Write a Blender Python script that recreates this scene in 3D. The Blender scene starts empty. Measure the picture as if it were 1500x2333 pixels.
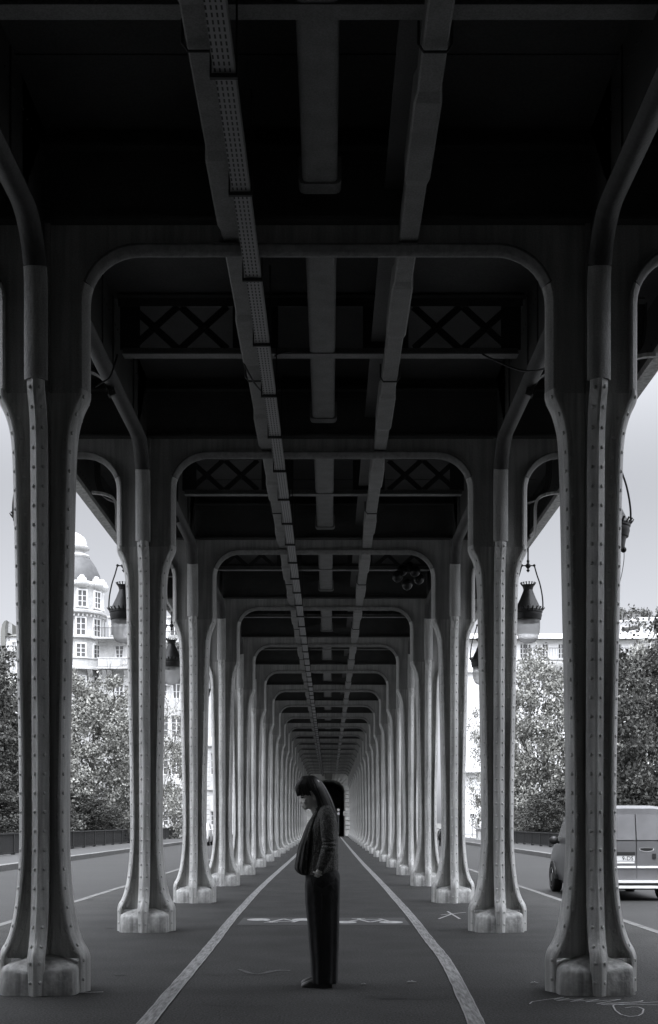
import bpy, bmesh, math, random
from math import radians as RAD, sin, cos, pi, sqrt
from mathutils import Vector, Matrix

scene = bpy.context.scene
COL = scene.collection

# ------------------------------------------------------------------ camera
CAMZ = 1.3
cam_data = bpy.data.cameras.new('camera')
cam = bpy.data.objects.new('camera', cam_data)
COL.objects.link(cam)
cam.location = (0, 0, CAMZ)
cam.rotation_euler = (RAD(90), 0, 0)
cam_data.sensor_fit = 'VERTICAL'
cam_data.sensor_height = 36.0
cam_data.lens = 44.75
cam_data.shift_y = 0.3033
cam_data.shift_x = -0.0004
cam_data.clip_end = 4000
cam_data.clip_start = 0.05
scene.camera = cam

# ------------------------------------------------------------------ sky, sun, exposure
SUN_EL, SUN_ROT = RAD(68), RAD(180)
world = bpy.data.worlds.new('World')
scene.world = world
world.use_nodes = True
wn, wl = world.node_tree.nodes, world.node_tree.links
wn.clear()
sky = wn.new('ShaderNodeTexSky')
sky.sky_type = 'NISHITA'
sky.sun_disc = False
sky.sun_elevation = SUN_EL
sky.sun_rotation = SUN_ROT
sky.air_density = 1.0
sky.dust_density = 2.0
sky.ozone_density = 1.0
bw = wn.new('ShaderNodeRGBToBW')
mixc = wn.new('ShaderNodeMix'); mixc.data_type = 'RGBA'; mixc.blend_type = 'MULTIPLY'
mixc.inputs['Factor'].default_value = 1.0
mixc.inputs[7].default_value = (0.955, 0.985, 1.06, 1)
bg = wn.new('ShaderNodeBackground')
bg.inputs['Strength'].default_value = 0.15
wo = wn.new('ShaderNodeOutputWorld')
# overcast cloud cover: the sky brightens from the horizon towards the zenith
wtc = wn.new('ShaderNodeTexCoord')
wsp = wn.new('ShaderNodeSeparateXYZ')
wmr = wn.new('ShaderNodeMapRange')
wmr.interpolation_type = 'SMOOTHSTEP'
wmr.inputs[1].default_value = 0.235; wmr.inputs[2].default_value = 0.60
wmr.inputs[3].default_value = 1.0; wmr.inputs[4].default_value = 6.0
wmu = wn.new('ShaderNodeMath'); wmu.operation = 'MULTIPLY'
wl.new(wtc.outputs['Generated'], wsp.inputs[0])
wl.new(wsp.outputs['Z'], wmr.inputs[0])
wl.new(sky.outputs[0], bw.inputs[0])
wl.new(bw.outputs[0], wmu.inputs[0])
wl.new(wmr.outputs[0], wmu.inputs[1])
wl.new(wmu.outputs[0], mixc.inputs[6])
wl.new(mixc.outputs[2], bg.inputs['Color'])
wl.new(bg.outputs[0], wo.inputs['Surface'])

sun_d = bpy.data.lights.new('sun', 'SUN')
sun_d.energy = 1.0
sun_d.angle = RAD(12)
sun_d.color = (1.0, 0.985, 0.96)
sun = bpy.data.objects.new('sun', sun_d)
COL.objects.link(sun)
sun.location = (0, -20, 60)
_sd = Vector((sin(SUN_ROT) * cos(SUN_EL), cos(SUN_ROT) * cos(SUN_EL), sin(SUN_EL)))
sun.rotation_euler = _sd.to_track_quat('Z', 'Y').to_euler()

vs = scene.view_settings
scene.display_settings.display_device = 'sRGB'
vs.view_transform = 'Standard'
vs.look = 'None'
vs.exposure = 0.5
vs.gamma = 1.0
vs.use_curve_mapping = False
scene.cycles.max_bounces = 8
scene.cycles.diffuse_bounces = 4
scene.cycles.transparent_max_bounces = 12
scene.cycles.use_denoising = True

# ------------------------------------------------------------------ materials
def mat(name, col, rough=0.6, metal=0.0, var=0.0, scale=6.0, bump=0.0, bscale=60.0, spec=0.5,
        grain=0.0, streak=0.0, col2=None, island=0.0):
    m = bpy.data.materials.new(name)
    m.use_nodes = True
    nt = m.node_tree; n = nt.nodes; l = nt.links
    b = n['Principled BSDF']
    b.inputs['Roughness'].default_value = rough
    b.inputs['Metallic'].default_value = metal
    b.inputs['Specular IOR Level'].default_value = spec
    c = (col, col, col, 1) if isinstance(col, (int, float)) else (*col, 1)
    b.inputs['Base Color'].default_value = c
    tc = n.new('ShaderNodeTexCoord')
    cur = None
    def mult(prev, fac_socket, lo, hi, f0=.25, f1=.75):
        mr = n.new('ShaderNodeMapRange')
        mr.inputs[1].default_value = f0; mr.inputs[2].default_value = f1
        mr.inputs[3].default_value = lo; mr.inputs[4].default_value = hi
        l.new(fac_socket, mr.inputs[0])
        mx = n.new('ShaderNodeMix'); mx.data_type = 'RGBA'; mx.blend_type = 'MULTIPLY'
        mx.inputs['Factor'].default_value = 1
        if prev is None: mx.inputs[6].default_value = c
        else: l.new(prev, mx.inputs[6])
        l.new(mr.outputs[0], mx.inputs[7])
        return mx.outputs[2]
    if col2 is not None:
        no = n.new('ShaderNodeTexNoise'); no.inputs['Scale'].default_value = scale * .6
        no.inputs['Detail'].default_value = 6
        l.new(tc.outputs['Object'], no.inputs['Vector'])
        cr = n.new('ShaderNodeMapRange'); cr.inputs[1].default_value = .42; cr.inputs[2].default_value = .62
        l.new(no.outputs[0], cr.inputs[0])
        mx = n.new('ShaderNodeMix'); mx.data_type = 'RGBA'
        l.new(cr.outputs[0], mx.inputs['Factor'])
        mx.inputs[6].default_value = c
        c2 = (col2, col2, col2, 1) if isinstance(col2, (int, float)) else (*col2, 1)
        mx.inputs[7].default_value = c2
        cur = mx.outputs[2]
    if var > 0:
        no = n.new('ShaderNodeTexNoise'); no.inputs['Scale'].default_value = scale
        no.inputs['Detail'].default_value = 5
        l.new(tc.outputs['Object'], no.inputs['Vector'])
        cur = mult(cur, no.outputs[0], 1 - var, 1 + var)
    if streak > 0:
        mp = n.new('ShaderNodeMapping'); mp.inputs['Scale'].default_value = (14, 14, .7)
        l.new(tc.outputs['Object'], mp.inputs[0])
        no = n.new('ShaderNodeTexNoise'); no.inputs['Scale'].default_value = 1.6
        no.inputs['Detail'].default_value = 6
        l.new(mp.outputs[0], no.inputs['Vector'])
        cur = mult(cur, no.outputs[0], 1 - streak, 1 + streak * .6, .34, .62)
    if grain > 0:
        no = n.new('ShaderNodeTexNoise'); no.inputs['Scale'].default_value = bscale * 2
        no.inputs['Detail'].default_value = 2
        l.new(tc.outputs['Object'], no.inputs['Vector'])
        cur = mult(cur, no.outputs[0], 1 - grain, 1 + grain, .38, .62)
    if island > 0:
        g = n.new('ShaderNodeNewGeometry')
        mr = n.new('ShaderNodeMapRange')
        mr.inputs[3].default_value = 1 - island; mr.inputs[4].default_value = 1 + island
        l.new(g.outputs['Random Per Island'], mr.inputs[0])
        mx = n.new('ShaderNodeMix'); mx.data_type = 'RGBA'; mx.blend_type = 'MULTIPLY'
        mx.inputs['Factor'].default_value = 1
        if cur is None: mx.inputs[6].default_value = c
        else: l.new(cur, mx.inputs[6])
        l.new(mr.outputs[0], mx.inputs[7])
        cur = mx.outputs[2]
    if cur is not None:
        l.new(cur, b.inputs['Base Color'])
    if bump > 0:
        no = n.new('ShaderNodeTexNoise'); no.inputs['Scale'].default_value = bscale
        no.inputs['Detail'].default_value = 4
        l.new(tc.outputs['Object'], no.inputs['Vector'])
        bp = n.new('ShaderNodeBump'); bp.inputs['Strength'].default_value = bump
        bp.inputs['Distance'].default_value = 0.02
        l.new(no.outputs[0], bp.inputs['Height'])
        l.new(bp.outputs[0], b.inputs['Normal'])
    return m

M = {}
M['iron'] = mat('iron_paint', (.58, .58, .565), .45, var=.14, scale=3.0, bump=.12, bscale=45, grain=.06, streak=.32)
M['iron_top'] = mat('iron_paint_deck_shade', (.075, .075, .073), .55, var=.25, scale=2.0, bump=.2, bscale=40, grain=.15)  # column paint darkened, the shade under the deck put into the colour
M['iron_head'] = mat('iron_paint_half_shade', (.42, .42, .41), .55, var=.2, scale=2.5, bump=.25, bscale=45, grain=.12, streak=.2)  # column paint toned down for partial shade on frame plates and uprights
M['iron_arch'] = mat('iron_paint_arch_shade', (.17, .17, .166), .55, var=.2, scale=2.5, bump=.2, bscale=45, grain=.08, streak=.2)  # same paint again, darker: shade on the frame arches painted in
M['iron_side'] = mat('iron_paint_side_shade', (.04, .04, .039), .55, var=.2, scale=2.5, bump=.2, bscale=45, grain=.1, streak=.2)  # same paint nearly black, painted shade of the side girder arches
M['plinth'] = mat('plinth_paint', (.42, .42, .41), .6, var=.4, scale=6, bump=.5, bscale=16, grain=.08, streak=.3)
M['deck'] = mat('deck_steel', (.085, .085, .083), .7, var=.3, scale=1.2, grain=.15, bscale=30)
M['pipe'] = mat('pipe_coating', (.20, .20, .196), .6, var=.2, scale=5, grain=.15, bscale=40)
M['cable'] = mat('cable_rubber', .015, .6)
M['strap'] = mat('strap_steel', .03, .6)
M['asphalt'] = mat('asphalt', (.040, .040, .039), .85, var=.26, scale=1.3, bump=.8, bscale=34, grain=.55, spec=.3)
M['road'] = mat('road_asphalt', (.020, .020, .0196), .7, var=.2, scale=.5, bump=.4, bscale=22, grain=.4, spec=.4)
M['pave'] = mat('pavement_slab', (.043, .043, .0425), .75, var=.15, scale=1.5, grain=.2, bscale=50)
M['kerb'] = mat('kerb_granite', (.13, .13, .128), .75, var=.2, scale=6, grain=.25, bscale=60)
M['rail'] = mat('railing_paint', .018, .5, var=.2, scale=4)
M['lamp_iron'] = mat('lamp_iron', .022, .45, var=.2, scale=10)
M['stone'] = mat('portal_stone', (.58, .58, .56), .8, var=.25, scale=1.6, bump=.4, bscale=14, grain=.15)
M['facade'] = mat('facade_stone', (.46, .46, .455), .85, var=.2, scale=.9, grain=.08, bscale=3)
M['facade2'] = mat('facade_plaster', (.68, .68, .68), .85, var=.12, scale=.5, grain=.08, bscale=6)
M['gable'] = mat('gable_render', (.16, .16, .15), .85, var=.25, scale=.8)
M['slate'] = mat('roof_slate', (.085, .086, .088), .6, var=.2, scale=2.5)
M['zinc'] = mat('roof_zinc', (.5, .5, .51), .5, var=.12, scale=.6)
M['glassdark'] = mat('window_glass', .10, .12, spec=.6)
M['frame'] = mat('window_frame', .7, .6)
M['iron_black'] = mat('balcony_iron', .03, .6)
M['bark'] = mat('bark', (.07, .068, .062), .9, var=.3, scale=5)
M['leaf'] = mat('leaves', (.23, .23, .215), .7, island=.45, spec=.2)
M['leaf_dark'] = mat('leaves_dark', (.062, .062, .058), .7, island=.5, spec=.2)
M['vanpaint'] = mat('van_paint', (.17, .17, .174), .3, metal=.35, var=.16, scale=3)
M['carwhite'] = mat('car_white_paint', .75, .3)
M['cardark'] = mat('car_dark_paint', .02, .3)
M['tyre'] = mat('tyre_rubber', .012, .8)
M['rim'] = mat('wheel_rim', .35, .35, metal=.8)
M['plastic'] = mat('dark_plastic', .016, .5)
M['chrome'] = mat('light_trim', .72, .3)
M['plate'] = mat('plate_white', .62, .5)
M['lampred'] = mat('tail_lamp', .10, .2)
M['white'] = mat('white_enamel', .75, .5)
M['skin'] = mat('skin', (.74, .72, .69), .5, var=.06, scale=30)
M['hair'] = mat('hair', (.016, .0155, .015), .45, spec=.5)
M['strand'] = mat('hair_strand', (.034, .033, .031), .42, spec=.55, island=1.0)
M['hair_dark'] = mat('hair_black', .008, .5)
M['tweed'] = mat('jacket_tweed', (.12, .12, .115), .9, var=.35, scale=22, grain=.5, bump=.9, bscale=70)
M['knit'] = mat('cardigan_knit', (.060, .060, .058), .9, var=.3, scale=30, bump=.4, bscale=100)
M['trouser'] = mat('trouser_wool', (.019, .019, .020), .85, var=.3, scale=9, bump=.6, bscale=14)
M['shoe'] = mat('shoe_leather', (.035, .034, .032), .4)
M['sole'] = mat('shoe_sole', .012, .7)
M['cloth_white'] = mat('white_cotton', .7, .8)
M['cloth_black'] = mat('black_cotton', .012, .8)
M['balloon'] = mat('balloon_rubber', .012, .3, spec=.35)
M['soil'] = mat('quay_ground', (.10, .10, .095), .9, var=.3, scale=.3)

def paint_mat(name, col, under, worn, scale=(13, 1.1, 13), thr=(.36, .62)):
    m = bpy.data.materials.new(name); m.use_nodes = True
    n = m.node_tree.nodes; l = m.node_tree.links
    b = n['Principled BSDF']; b.inputs['Roughness'].default_value = .75
    tc = n.new('ShaderNodeTexCoord')
    mp = n.new('ShaderNodeMapping'); mp.inputs['Scale'].default_value = scale
    l.new(tc.outputs['Object'], mp.inputs[0])
    no = n.new('ShaderNodeTexNoise'); no.inputs['Scale'].default_value = 3.0
    no.inputs['Detail'].default_value = 8; no.inputs['Roughness'].default_value = .7
    l.new(mp.outputs[0], no.inputs['Vector'])
    mr = n.new('ShaderNodeMapRange')
    mr.inputs[1].default_value = thr[0]; mr.inputs[2].default_value = thr[1]
    mr.inputs[3].default_value = 1 - worn; mr.inputs[4].default_value = 1
    l.new(no.outputs[0], mr.inputs[0])
    mx = n.new('ShaderNodeMix'); mx.data_type = 'RGBA'
    mx.inputs[6].default_value = (under,) * 3 + (1,)
    mx.inputs[7].default_value = (col, col, col, 1)
    l.new(mr.outputs[0], mx.inputs['Factor'])
    l.new(mx.outputs[2], b.inputs['Base Color'])
    return m
M['line'] = paint_mat('line_paint', .36, .07, .9)
M['edge_line'] = paint_mat('line_edge_paint', .42, .2, .5)
M['bike_paint'] = paint_mat('cycle_symbol_paint', .52, .25, .4)
M['bike_panel'] = paint_mat('cycle_panel_paint', .062, .045, .6)
M['chalk'] = paint_mat('chalk', .42, .2, .6, scale=(20, 20, 20))
M['smudge'] = paint_mat('chalk_dust', .13, .042, .95, scale=(9, 9, 9), thr=(.45, .62))
M['patch'] = mat('asphalt_patch', .015, .9, grain=.3, bscale=80)

def tray_mat():
    m = bpy.data.materials.new('perforated_tray_steel'); m.use_nodes = True
    n = m.node_tree.nodes; l = m.node_tree.links
    b = n['Principled BSDF']; b.inputs['Roughness'].default_value = .6
    tc = n.new('ShaderNodeTexCoord')
    sp = n.new('ShaderNodeSeparateXYZ'); l.new(tc.outputs['Object'], sp.inputs[0])
    def wave(sock, period, duty):
        a = n.new('ShaderNodeMath'); a.operation = 'DIVIDE'; a.inputs[1].default_value = period
        l.new(sock, a.inputs[0])
        f = n.new('ShaderNodeMath'); f.operation = 'FRACT'; l.new(a.outputs[0], f.inputs[0])
        g = n.new('ShaderNodeMath'); g.operation = 'LESS_THAN'; g.inputs[1].default_value = duty
        l.new(f.outputs[0], g.inputs[0]); return g.outputs[0]
    wx = wave(sp.outputs[0], .029, .36); wy = wave(sp.outputs[1], .062, .62)
    mu = n.new('ShaderNodeMath'); mu.operation = 'MULTIPLY'
    l.new(wx, mu.inputs[0]); l.new(wy, mu.inputs[1])
    mx = n.new('ShaderNodeMix'); mx.data_type = 'RGBA'
    mx.inputs[6].default_value = (.32, .32, .32, 1); mx.inputs[7].default_value = (.02, .02, .02, 1)
    l.new(mu.outputs[0], mx.inputs['Factor']); l.new(mx.outputs[2], b.inputs['Base Color'])
    return m
M['tray'] = tray_mat()

def globe_mat():
    m = bpy.data.materials.new('lamp_globe_glass'); m.use_nodes = True
    n = m.node_tree.nodes; l = m.node_tree.links; n.clear()
    o = n.new('ShaderNodeOutputMaterial')
    lw = n.new('ShaderNodeLayerWeight'); lw.inputs['Blend'].default_value = .25
    tr = n.new('ShaderNodeBsdfTransparent'); tr.inputs[0].default_value = (.93, .93, .93, 1)
    tl = n.new('ShaderNodeBsdfTranslucent'); tl.inputs[0].default_value = (.9, .9, .9, 1)
    m1 = n.new('ShaderNodeMixShader'); m1.inputs[0].default_value = .55
    l.new(tr.outputs[0], m1.inputs[1]); l.new(tl.outputs[0], m1.inputs[2])
    gl = n.new('ShaderNodeBsdfGlossy'); gl.inputs[0].default_value = (.35, .35, .35, 1)
    gl.inputs['Roughness'].default_value = .1
    m2 = n.new('ShaderNodeMixShader')
    l.new(lw.outputs['Facing'], m2.inputs[0]); l.new(m1.outputs[0], m2.inputs[1]); l.new(gl.outputs[0], m2.inputs[2])
    l.new(m2.outputs[0], o.inputs['Surface'])
    return m
M['globe'] = globe_mat()

# ------------------------------------------------------------------ mesh helpers
class MB:
    def __init__(s): s.v = []; s.f = []; s.rv = []; s.rf = []
    def add(s, vs_, fs_):
        o = len(s.v); s.v += [tuple(p) for p in vs_]
        s.f += [tuple(i + o for i in f) for f in fs_]
    def box(s, x0, x1, y0, y1, z0, z1):
        s.add([(x0, y0, z0), (x1, y0, z0), (x1, y1, z0), (x0, y1, z0), (x0, y0, z1), (x1, y0, z1), (x1, y1, z1), (x0, y1, z1)],
              [(0, 3, 2, 1), (4, 5, 6, 7), (0, 1, 5, 4), (1, 2, 6, 5), (2, 3, 7, 6), (3, 0, 4, 7)])
    def bar(s, a, b, w, h, up=(0, 0, 1)):
        a = Vector(a); b = Vector(b); d = (b - a).normalized(); u = Vector(up)
        sd = d.cross(u)
        if sd.length < 1e-4: sd = d.cross(Vector((1, 0, 0)))
        sd.normalize(); u = sd.cross(d).normalized()
        ps = []
        for p in (a, b):
            for i, j in ((-1, -1), (1, -1), (1, 1), (-1, 1)):
                ps.append(p + sd * (i * w / 2) + u * (j * h / 2))
        s.add(ps, [(0, 1, 2, 3), (7, 6, 5, 4), (0, 4, 5, 1), (1, 5, 6, 2), (2, 6, 7, 3), (3, 7, 4, 0)])
    def rings(s, rings, closed=True, cap=True):
        k = len(rings[0]); o = len(s.v)
        for r in rings: s.v += [tuple(p) for p in r]
        for i in range(len(rings) - 1):
            for j in range(k if closed else k - 1):
                a = o + i * k + j; b = o + i * k + (j + 1) % k
                s.f.append((a, b, b + k, a + k))
        if cap and closed:
            s.f.append(tuple(o + j for j in reversed(range(k))))
            e = o + (len(rings) - 1) * k
            s.f.append(tuple(e + j for j in range(k)))
    def tube(s, path, r, n=8, cap=True):
        P = [Vector(p) for p in path]; R = r if isinstance(r, (list, tuple)) else [r] * len(P)
        rs = []; ref = None
        for i, p in enumerate(P):
            t = (P[min(i + 1, len(P) - 1)] - P[max(i - 1, 0)]).normalized()
            if ref is None:
                ref = Vector((0, 0, 1)) if abs(t.z) < .9 else Vector((1, 0, 0))
            u = (ref - t * ref.dot(t)).normalized(); w = t.cross(u); ref = u
            rr = R[i]
            ra, rb = rr if isinstance(rr, tuple) else (rr, rr)
            rs.append([p + u * (ra * cos(2 * pi * j / n)) + w * (rb * sin(2 * pi * j / n)) for j in range(n)])
        s.rings(rs, True, cap)
    def lathe(s, prof, n=16, c=(0, 0, 0), cap=True):
        s.rings([[(c[0] + r * cos(2 * pi * j / n), c[1] + r * sin(2 * pi * j / n), c[2] + z) for j in range(n)] for r, z in prof], True, cap)
    def ball(s, c, r, n=10, m=6, sc=(1, 1, 1)):
        rs = []
        for i in range(m + 1):
            a = -pi / 2 + pi * min(max(i / m, .02), .98)
            rs.append([(c[0] + sc[0] * r * cos(a) * cos(2 * pi * j / n), c[1] + sc[1] * r * cos(a) * sin(2 * pi * j / n), c[2] + sc[2] * r * sin(a)) for j in range(n)])
        s.rings(rs)
    def rivet(s, p, nrm, r=.013, h=.010, n=7):
        p = Vector(p); nn = Vector(nrm).normalized()
        u = nn.orthogonal().normalized(); w = nn.cross(u)
        o = len(s.rv)
        for rr, hh in ((r, 0), (r * .72, h * .7)):
            for j in range(n):
                a = 2 * pi * j / n
                s.rv.append(tuple(p + nn * hh + u * (rr * cos(a)) + w * (rr * sin(a))))
        s.rv.append(tuple(p + nn * h))
        for j in range(n):
            k = (j + 1) % n
            s.rf.append((o + j, o + k, o + n + k, o + n + j))
            s.rf.append((o + n + j, o + n + k, o + 2 * n))
    def prism(s, poly, axis, a, b):
        """poly of 2d points extruded along axis ('x': (y,z), 'y': (x,z), 'z': (x,y)) from a to b"""
        def P(p, t):
            return (t, p[0], p[1]) if axis == 'x' else ((p[0], t, p[1]) if axis == 'y' else (p[0], p[1], t))
        s.rings([[P(p, a) for p in poly], [P(p, b) for p in poly]])
    def build(s, name, m, parent=None, smooth=None, recalc=True):
        me = bpy.data.meshes.new(name)
        me.from_pydata(s.v, [], s.f)
        if recalc:
            bm = bmesh.new(); bm.from_mesh(me)
            bmesh.ops.recalc_face_normals(bm, faces=bm.faces)
            nv = [bm.verts.new(p) for p in s.rv]
            for f in s.rf: bm.faces.new([nv[i] for i in f])
            bm.to_mesh(me); bm.free()
        if smooth is not None:
            me.shade_smooth()
            if smooth < 179: me.set_sharp_from_angle(angle=RAD(smooth))
        me.materials.append(M[m] if isinstance(m, str) else m)
        o = bpy.data.objects.new(name, me)
        COL.objects.link(o)
        if parent is not None: o.parent = parent
        return o

def tag(o, label=None, cat=None, group=None, kind=None):
    if label: o['label'] = label
    if cat: o['category'] = cat
    if group: o['group'] = group
    if kind: o['kind'] = kind
    return o

def thing(name, label, cat, loc=(0, 0, 0), rz=0, group=None):
    o = bpy.data.objects.new(name, None); COL.objects.link(o)
    o.empty_display_size = .2
    o.location = loc; o.rotation_euler = (0, 0, rz)
    return tag(o, label, cat, group)

def copy_tree(o, parent=None):
    c = o.copy(); COL.objects.link(c)
    if parent is not None: c.parent = parent
    for ch in list(o.children): copy_tree(ch, c)
    return c

def sweep(mb, path, side, prof, mp):
    """path: 2d points; side=+1 material on the left of travel, -1 right; prof: (depth, t); mp(a,b,t)->xyz"""
    rs = []; N = len(path); offs = []
    for i, p in enumerate(path):
        a = path[max(i - 1, 0)]; b = path[min(i + 1, N - 1)]
        tx, ty = b[0] - a[0], b[1] - a[1]; L = sqrt(tx * tx + ty * ty)
        tx /= L; ty /= L
        nx, ny = (-ty * side, tx * side)
        offs.append((nx, ny))
        rs.append([mp(p[0] + nx * d, p[1] + ny * d, t) for d, t in prof])
    mb.rings(rs)
    return offs

def interp(tab, x):
    if x <= tab[0][0]: return tab[0][1]
    for (a, va), (b, vb) in zip(tab, tab[1:]):
        if x <= b: return va + (vb - va) * (x - a) / (b - a)
    return tab[-1][1]

def smoothcurve(tab, n):
    """Catmull-Rom through (x, y) points"""
    out = []
    P = [tab[0]] + list(tab) + [tab[-1]]
    for i in range(1, len(P) - 2):
        p0, p1, p2, p3 = P[i - 1:i + 3]
        for k in range(n):
            t = k / n
            out.append(tuple(.5 * ((2 * b) + (-a + c) * t + (2 * a - 5 * b + 4 * c - d) * t * t + (-a + 3 * b - 3 * c + d) * t ** 3)
                             for a, b, c, d in zip(p0, p1, p2, p3)))
    out.append(tuple(tab[-1]))
    return out

ORD = ['first', 'second', 'third', 'fourth', 'fifth', 'sixth', 'seventh', 'eighth', 'ninth', 'tenth', 'eleventh', 'twelfth',
       'thirteenth', 'fourteenth', 'fifteenth', 'sixteenth', 'seventeenth', 'eighteenth', 'nineteenth', 'twentieth', 'twenty-first']

# ------------------------------------------------------------------ setting: ground, roads
XA = -0.09                       # centre line of the viaduct
Y0, STEP, NB = 9.85, 5.48, 20    # first frame in view, spacing, number of frames
UC = 2.113                       # column centre from the centre line
ROADZ, WALKZ = -0.14, 0.03
YN, YF = -34.0, 150.0

def sheet(name, x0, x1, y0, y1, z, m, depth=.3):
    mb = MB(); mb.box(x0, x1, y0, y1, z - depth, z)
    return tag(mb.build(name, m), kind='structure')
g = MB(); g.box(-1500, 1500, -1500, 2500, -1.2, -.5)
tag(g.build('ground', 'soil'), kind='structure')
sheet('promenade', -4.13, 3.83, YN, YF, 0, 'asphalt')
sheet('road_west', -9.68, -4.252, YN, YF, ROADZ, 'road')
sheet('road_east', 3.952, 8.93, YN, YF, ROADZ, 'road')
sheet('pavement_west', -12.9, -9.96, YN, YF, WALKZ, 'pave')
sheet('pavement_east', 9.21, 11.8, YN, YF, WALKZ, 'pave')

def kerb(name, x0, x1, ztop, y0=YN, y1=YF):
    mb = MB(); y = y0; r = random.Random(name)
    while y < y1:
        L = r.uniform(.9, 1.15); dz = r.uniform(-.004, .004)
        mb.box(x0 + r.uniform(0, .006), x1 - r.uniform(0, .006), y + .006, min(y + L, y1) - .006, -.4, ztop + dz); y += L
    return tag(mb.build(name, 'kerb'), kind='structure')
kerb('kerb_promenade_west', -4.25, -4.132, .002)
kerb('kerb_promenade_east', 3.832, 3.95, .002)
kerb('kerb_pavement_west', -9.958, -9.682, WALKZ + .004)
kerb('kerb_pavement_east', 8.932, 9.208, WALKZ + .004)

# painted lines on the promenade
def ribbon(mb, pts, w, z, jag=0, seed=1):
    r = random.Random(seed); L = []; Rr = []
    for i, p in enumerate(pts):
        a = pts[max(i - 1, 0)]; b = pts[min(i + 1, len(pts) - 1)]
        d = Vector((b[0] - a[0], b[1] - a[1], 0)).normalized(); nx, ny = -d.y, d.x
        ww = w[i] if isinstance(w, list) else w
        wl_, wr_ = ww / 2 + r.uniform(-jag, jag), ww / 2 + r.uniform(-jag, jag)
        L.append((p[0] + nx * wl_, p[1] + ny * wl_, z)); Rr.append((p[0] - nx * wr_, p[1] - ny * wr_, z))
    o = len(mb.v); mb.v += L + Rr; n = len(pts)
    for i in range(n - 1): mb.f.append((o + i, o + i + 1, o + n + i + 1, o + n + i))

def painted_line(name, ctrl, label):
    pts = smoothcurve(ctrl, 14)
    root = thing(name, label, 'painted line', (0, 0, 0), 0, 'painted lines along the promenade')
    mb = MB(); ribbon(mb, pts, .106, .004, .006, 3); mb.build('paint_band', 'line', root)
    for sg in (-1, 1):
        e = MB(); ribbon(e, [(p[0] + sg * .053 + random.Random(i * 7 + sg).uniform(-.003, .003), p[1]) for i, p in enumerate(pts)], .009, .0075, .002, 5)
        e.build('paint_edge', 'edge_line', root)
    return root
painted_line('painted_line', [(-1.14, 6.8), (-1.185, 8.2), (-1.225, 11.6), (-1.26, 14.2), (-1.32, 18.3), (-1.37, 27.7), (-1.33, 46.5), (-1.3, 80), (-1.28, 114)],
             'worn white line on the asphalt on the left of the woman')
painted_line('painted_line', [(.86, 6.8), (.946, 8.2), (1.08, 11.6), (1.10, 14.2), (1.13, 18.3), (1.115, 27.7), (1.05, 46.5), (1.02, 80), (1.0, 114)],
             'worn white line on the asphalt on the right of the woman')

def disc(mb, cx, cy, rx, ry, z, n=20):
    o = len(mb.v)
    for j in range(n): mb.v.append((cx + rx * cos(2 * pi * j / n), cy + ry * sin(2 * pi * j / n), z))
    mb.f.append(tuple(range(o, o + n)))
def flat_bar(mb, a, b, w, z):
    d = Vector((b[0] - a[0], b[1] - a[1])).normalized(); n = Vector((-d.y, d.x)) * w / 2
    mb.add([(a[0] + n.x, a[1] + n.y, z), (b[0] + n.x, b[1] + n.y, z), (b[0] - n.x, b[1] - n.y, z), (a[0] - n.x, a[1] - n.y, z)], [(0, 1, 2, 3)])
def cycle_mark(x0, x1, yc, flip, label):
    root = thing('cycle_marking', label, 'road marking', (0, 0, 0), 0, 'bicycle markings on the promenade')
    p = MB(); p.add([(x0, yc - .62, .003), (x1, yc - .62, .003), (x1, yc + .62, .003), (x0, yc + .62, .003)], [(0, 1, 2, 3)])
    p.build('panel', 'bike_panel', root)
    mb = MB(); c = (x0 + x1) / 2; f = -1 if flip else 1
    wy = yc - f * .22; z = .0075
    disc(mb, c - .30, wy, .155, .20, z); disc(mb, c + .30, wy, .155, .20, z)
    z = .0105
    for a, b in (((-.30, -.22), (-.10, .18)), ((-.10, .18), (.20, .10)), ((-.10, .16), (.03, -.28)), ((.20, .1), (.03, -.28)), ((.17, .3), (.30, -.22)), ((-.2, .33), (-.02, .33)), ((-.11, .33), (-.10, .16))):
        flat_bar(mb, (c + a[0] * (-f if flip else 1), yc + f * a[1]), (c + b[0] * (-f if flip else 1), yc + f * b[1]), .05, z); z += .0006
    mb.build('bicycle_symbol', 'bike_paint', root)
cycle_mark(-1.17, -.12, 16.75, True, 'white bicycle symbol on a grey panel, upside down, left of the woman')
cycle_mark(-.02, 1.02, 16.75, False, 'white bicycle symbol on a grey panel, upright, right of the woman')

def pt(x, y, z=0.0):
    """ground point seen at photograph pixel (x, y)"""
    D = 2900 * (CAMZ - z) / (y - 1874.0)
    return ((x - 751) / 2900 * D, D)
mb = MB()
scr = [[(1207, 2288), (1213, 2283), (1240, 2279), (1285, 2273), (1262, 2278), (1298, 2276), (1268, 2281), (1330, 2277), (1300, 2283), (1365, 2278), (1335, 2284), (1415, 2278), (1360, 2288), (1455, 2284), (1465, 2281), (1462, 2283), (1370, 2290), (1388, 2291), (1500, 2284)],
       [(1388, 2291), (1440, 2290), (1500, 2291)],
       [(1424, 2290), (1402, 2290), (1397, 2293), (1403, 2304), (1415, 2313), (1435, 2318), (1455, 2316), (1464, 2311), (1467, 2301), (1455, 2296), (1440, 2296), (1425, 2298)]]
zz = .004
for s_ in scr:
    for a, b in zip(s_, s_[1:]):
        flat_bar(mb, pt(*a), pt(*b), .011, zz); zz += .0001
tag(mb.build('chalk_scribble', 'chalk'), 'white chalk scribble of loops and zigzags on the asphalt before the right front column', 'chalk mark')
mb = MB()
for a, b in (((1005, 2085), (1062, 2079)), ((1020, 2077), (1048, 2094)), ((1000, 2094), (1030, 2083))): flat_bar(mb, pt(*a), pt(*b), .03, .0045 + .0005 * len(mb.f))
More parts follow.
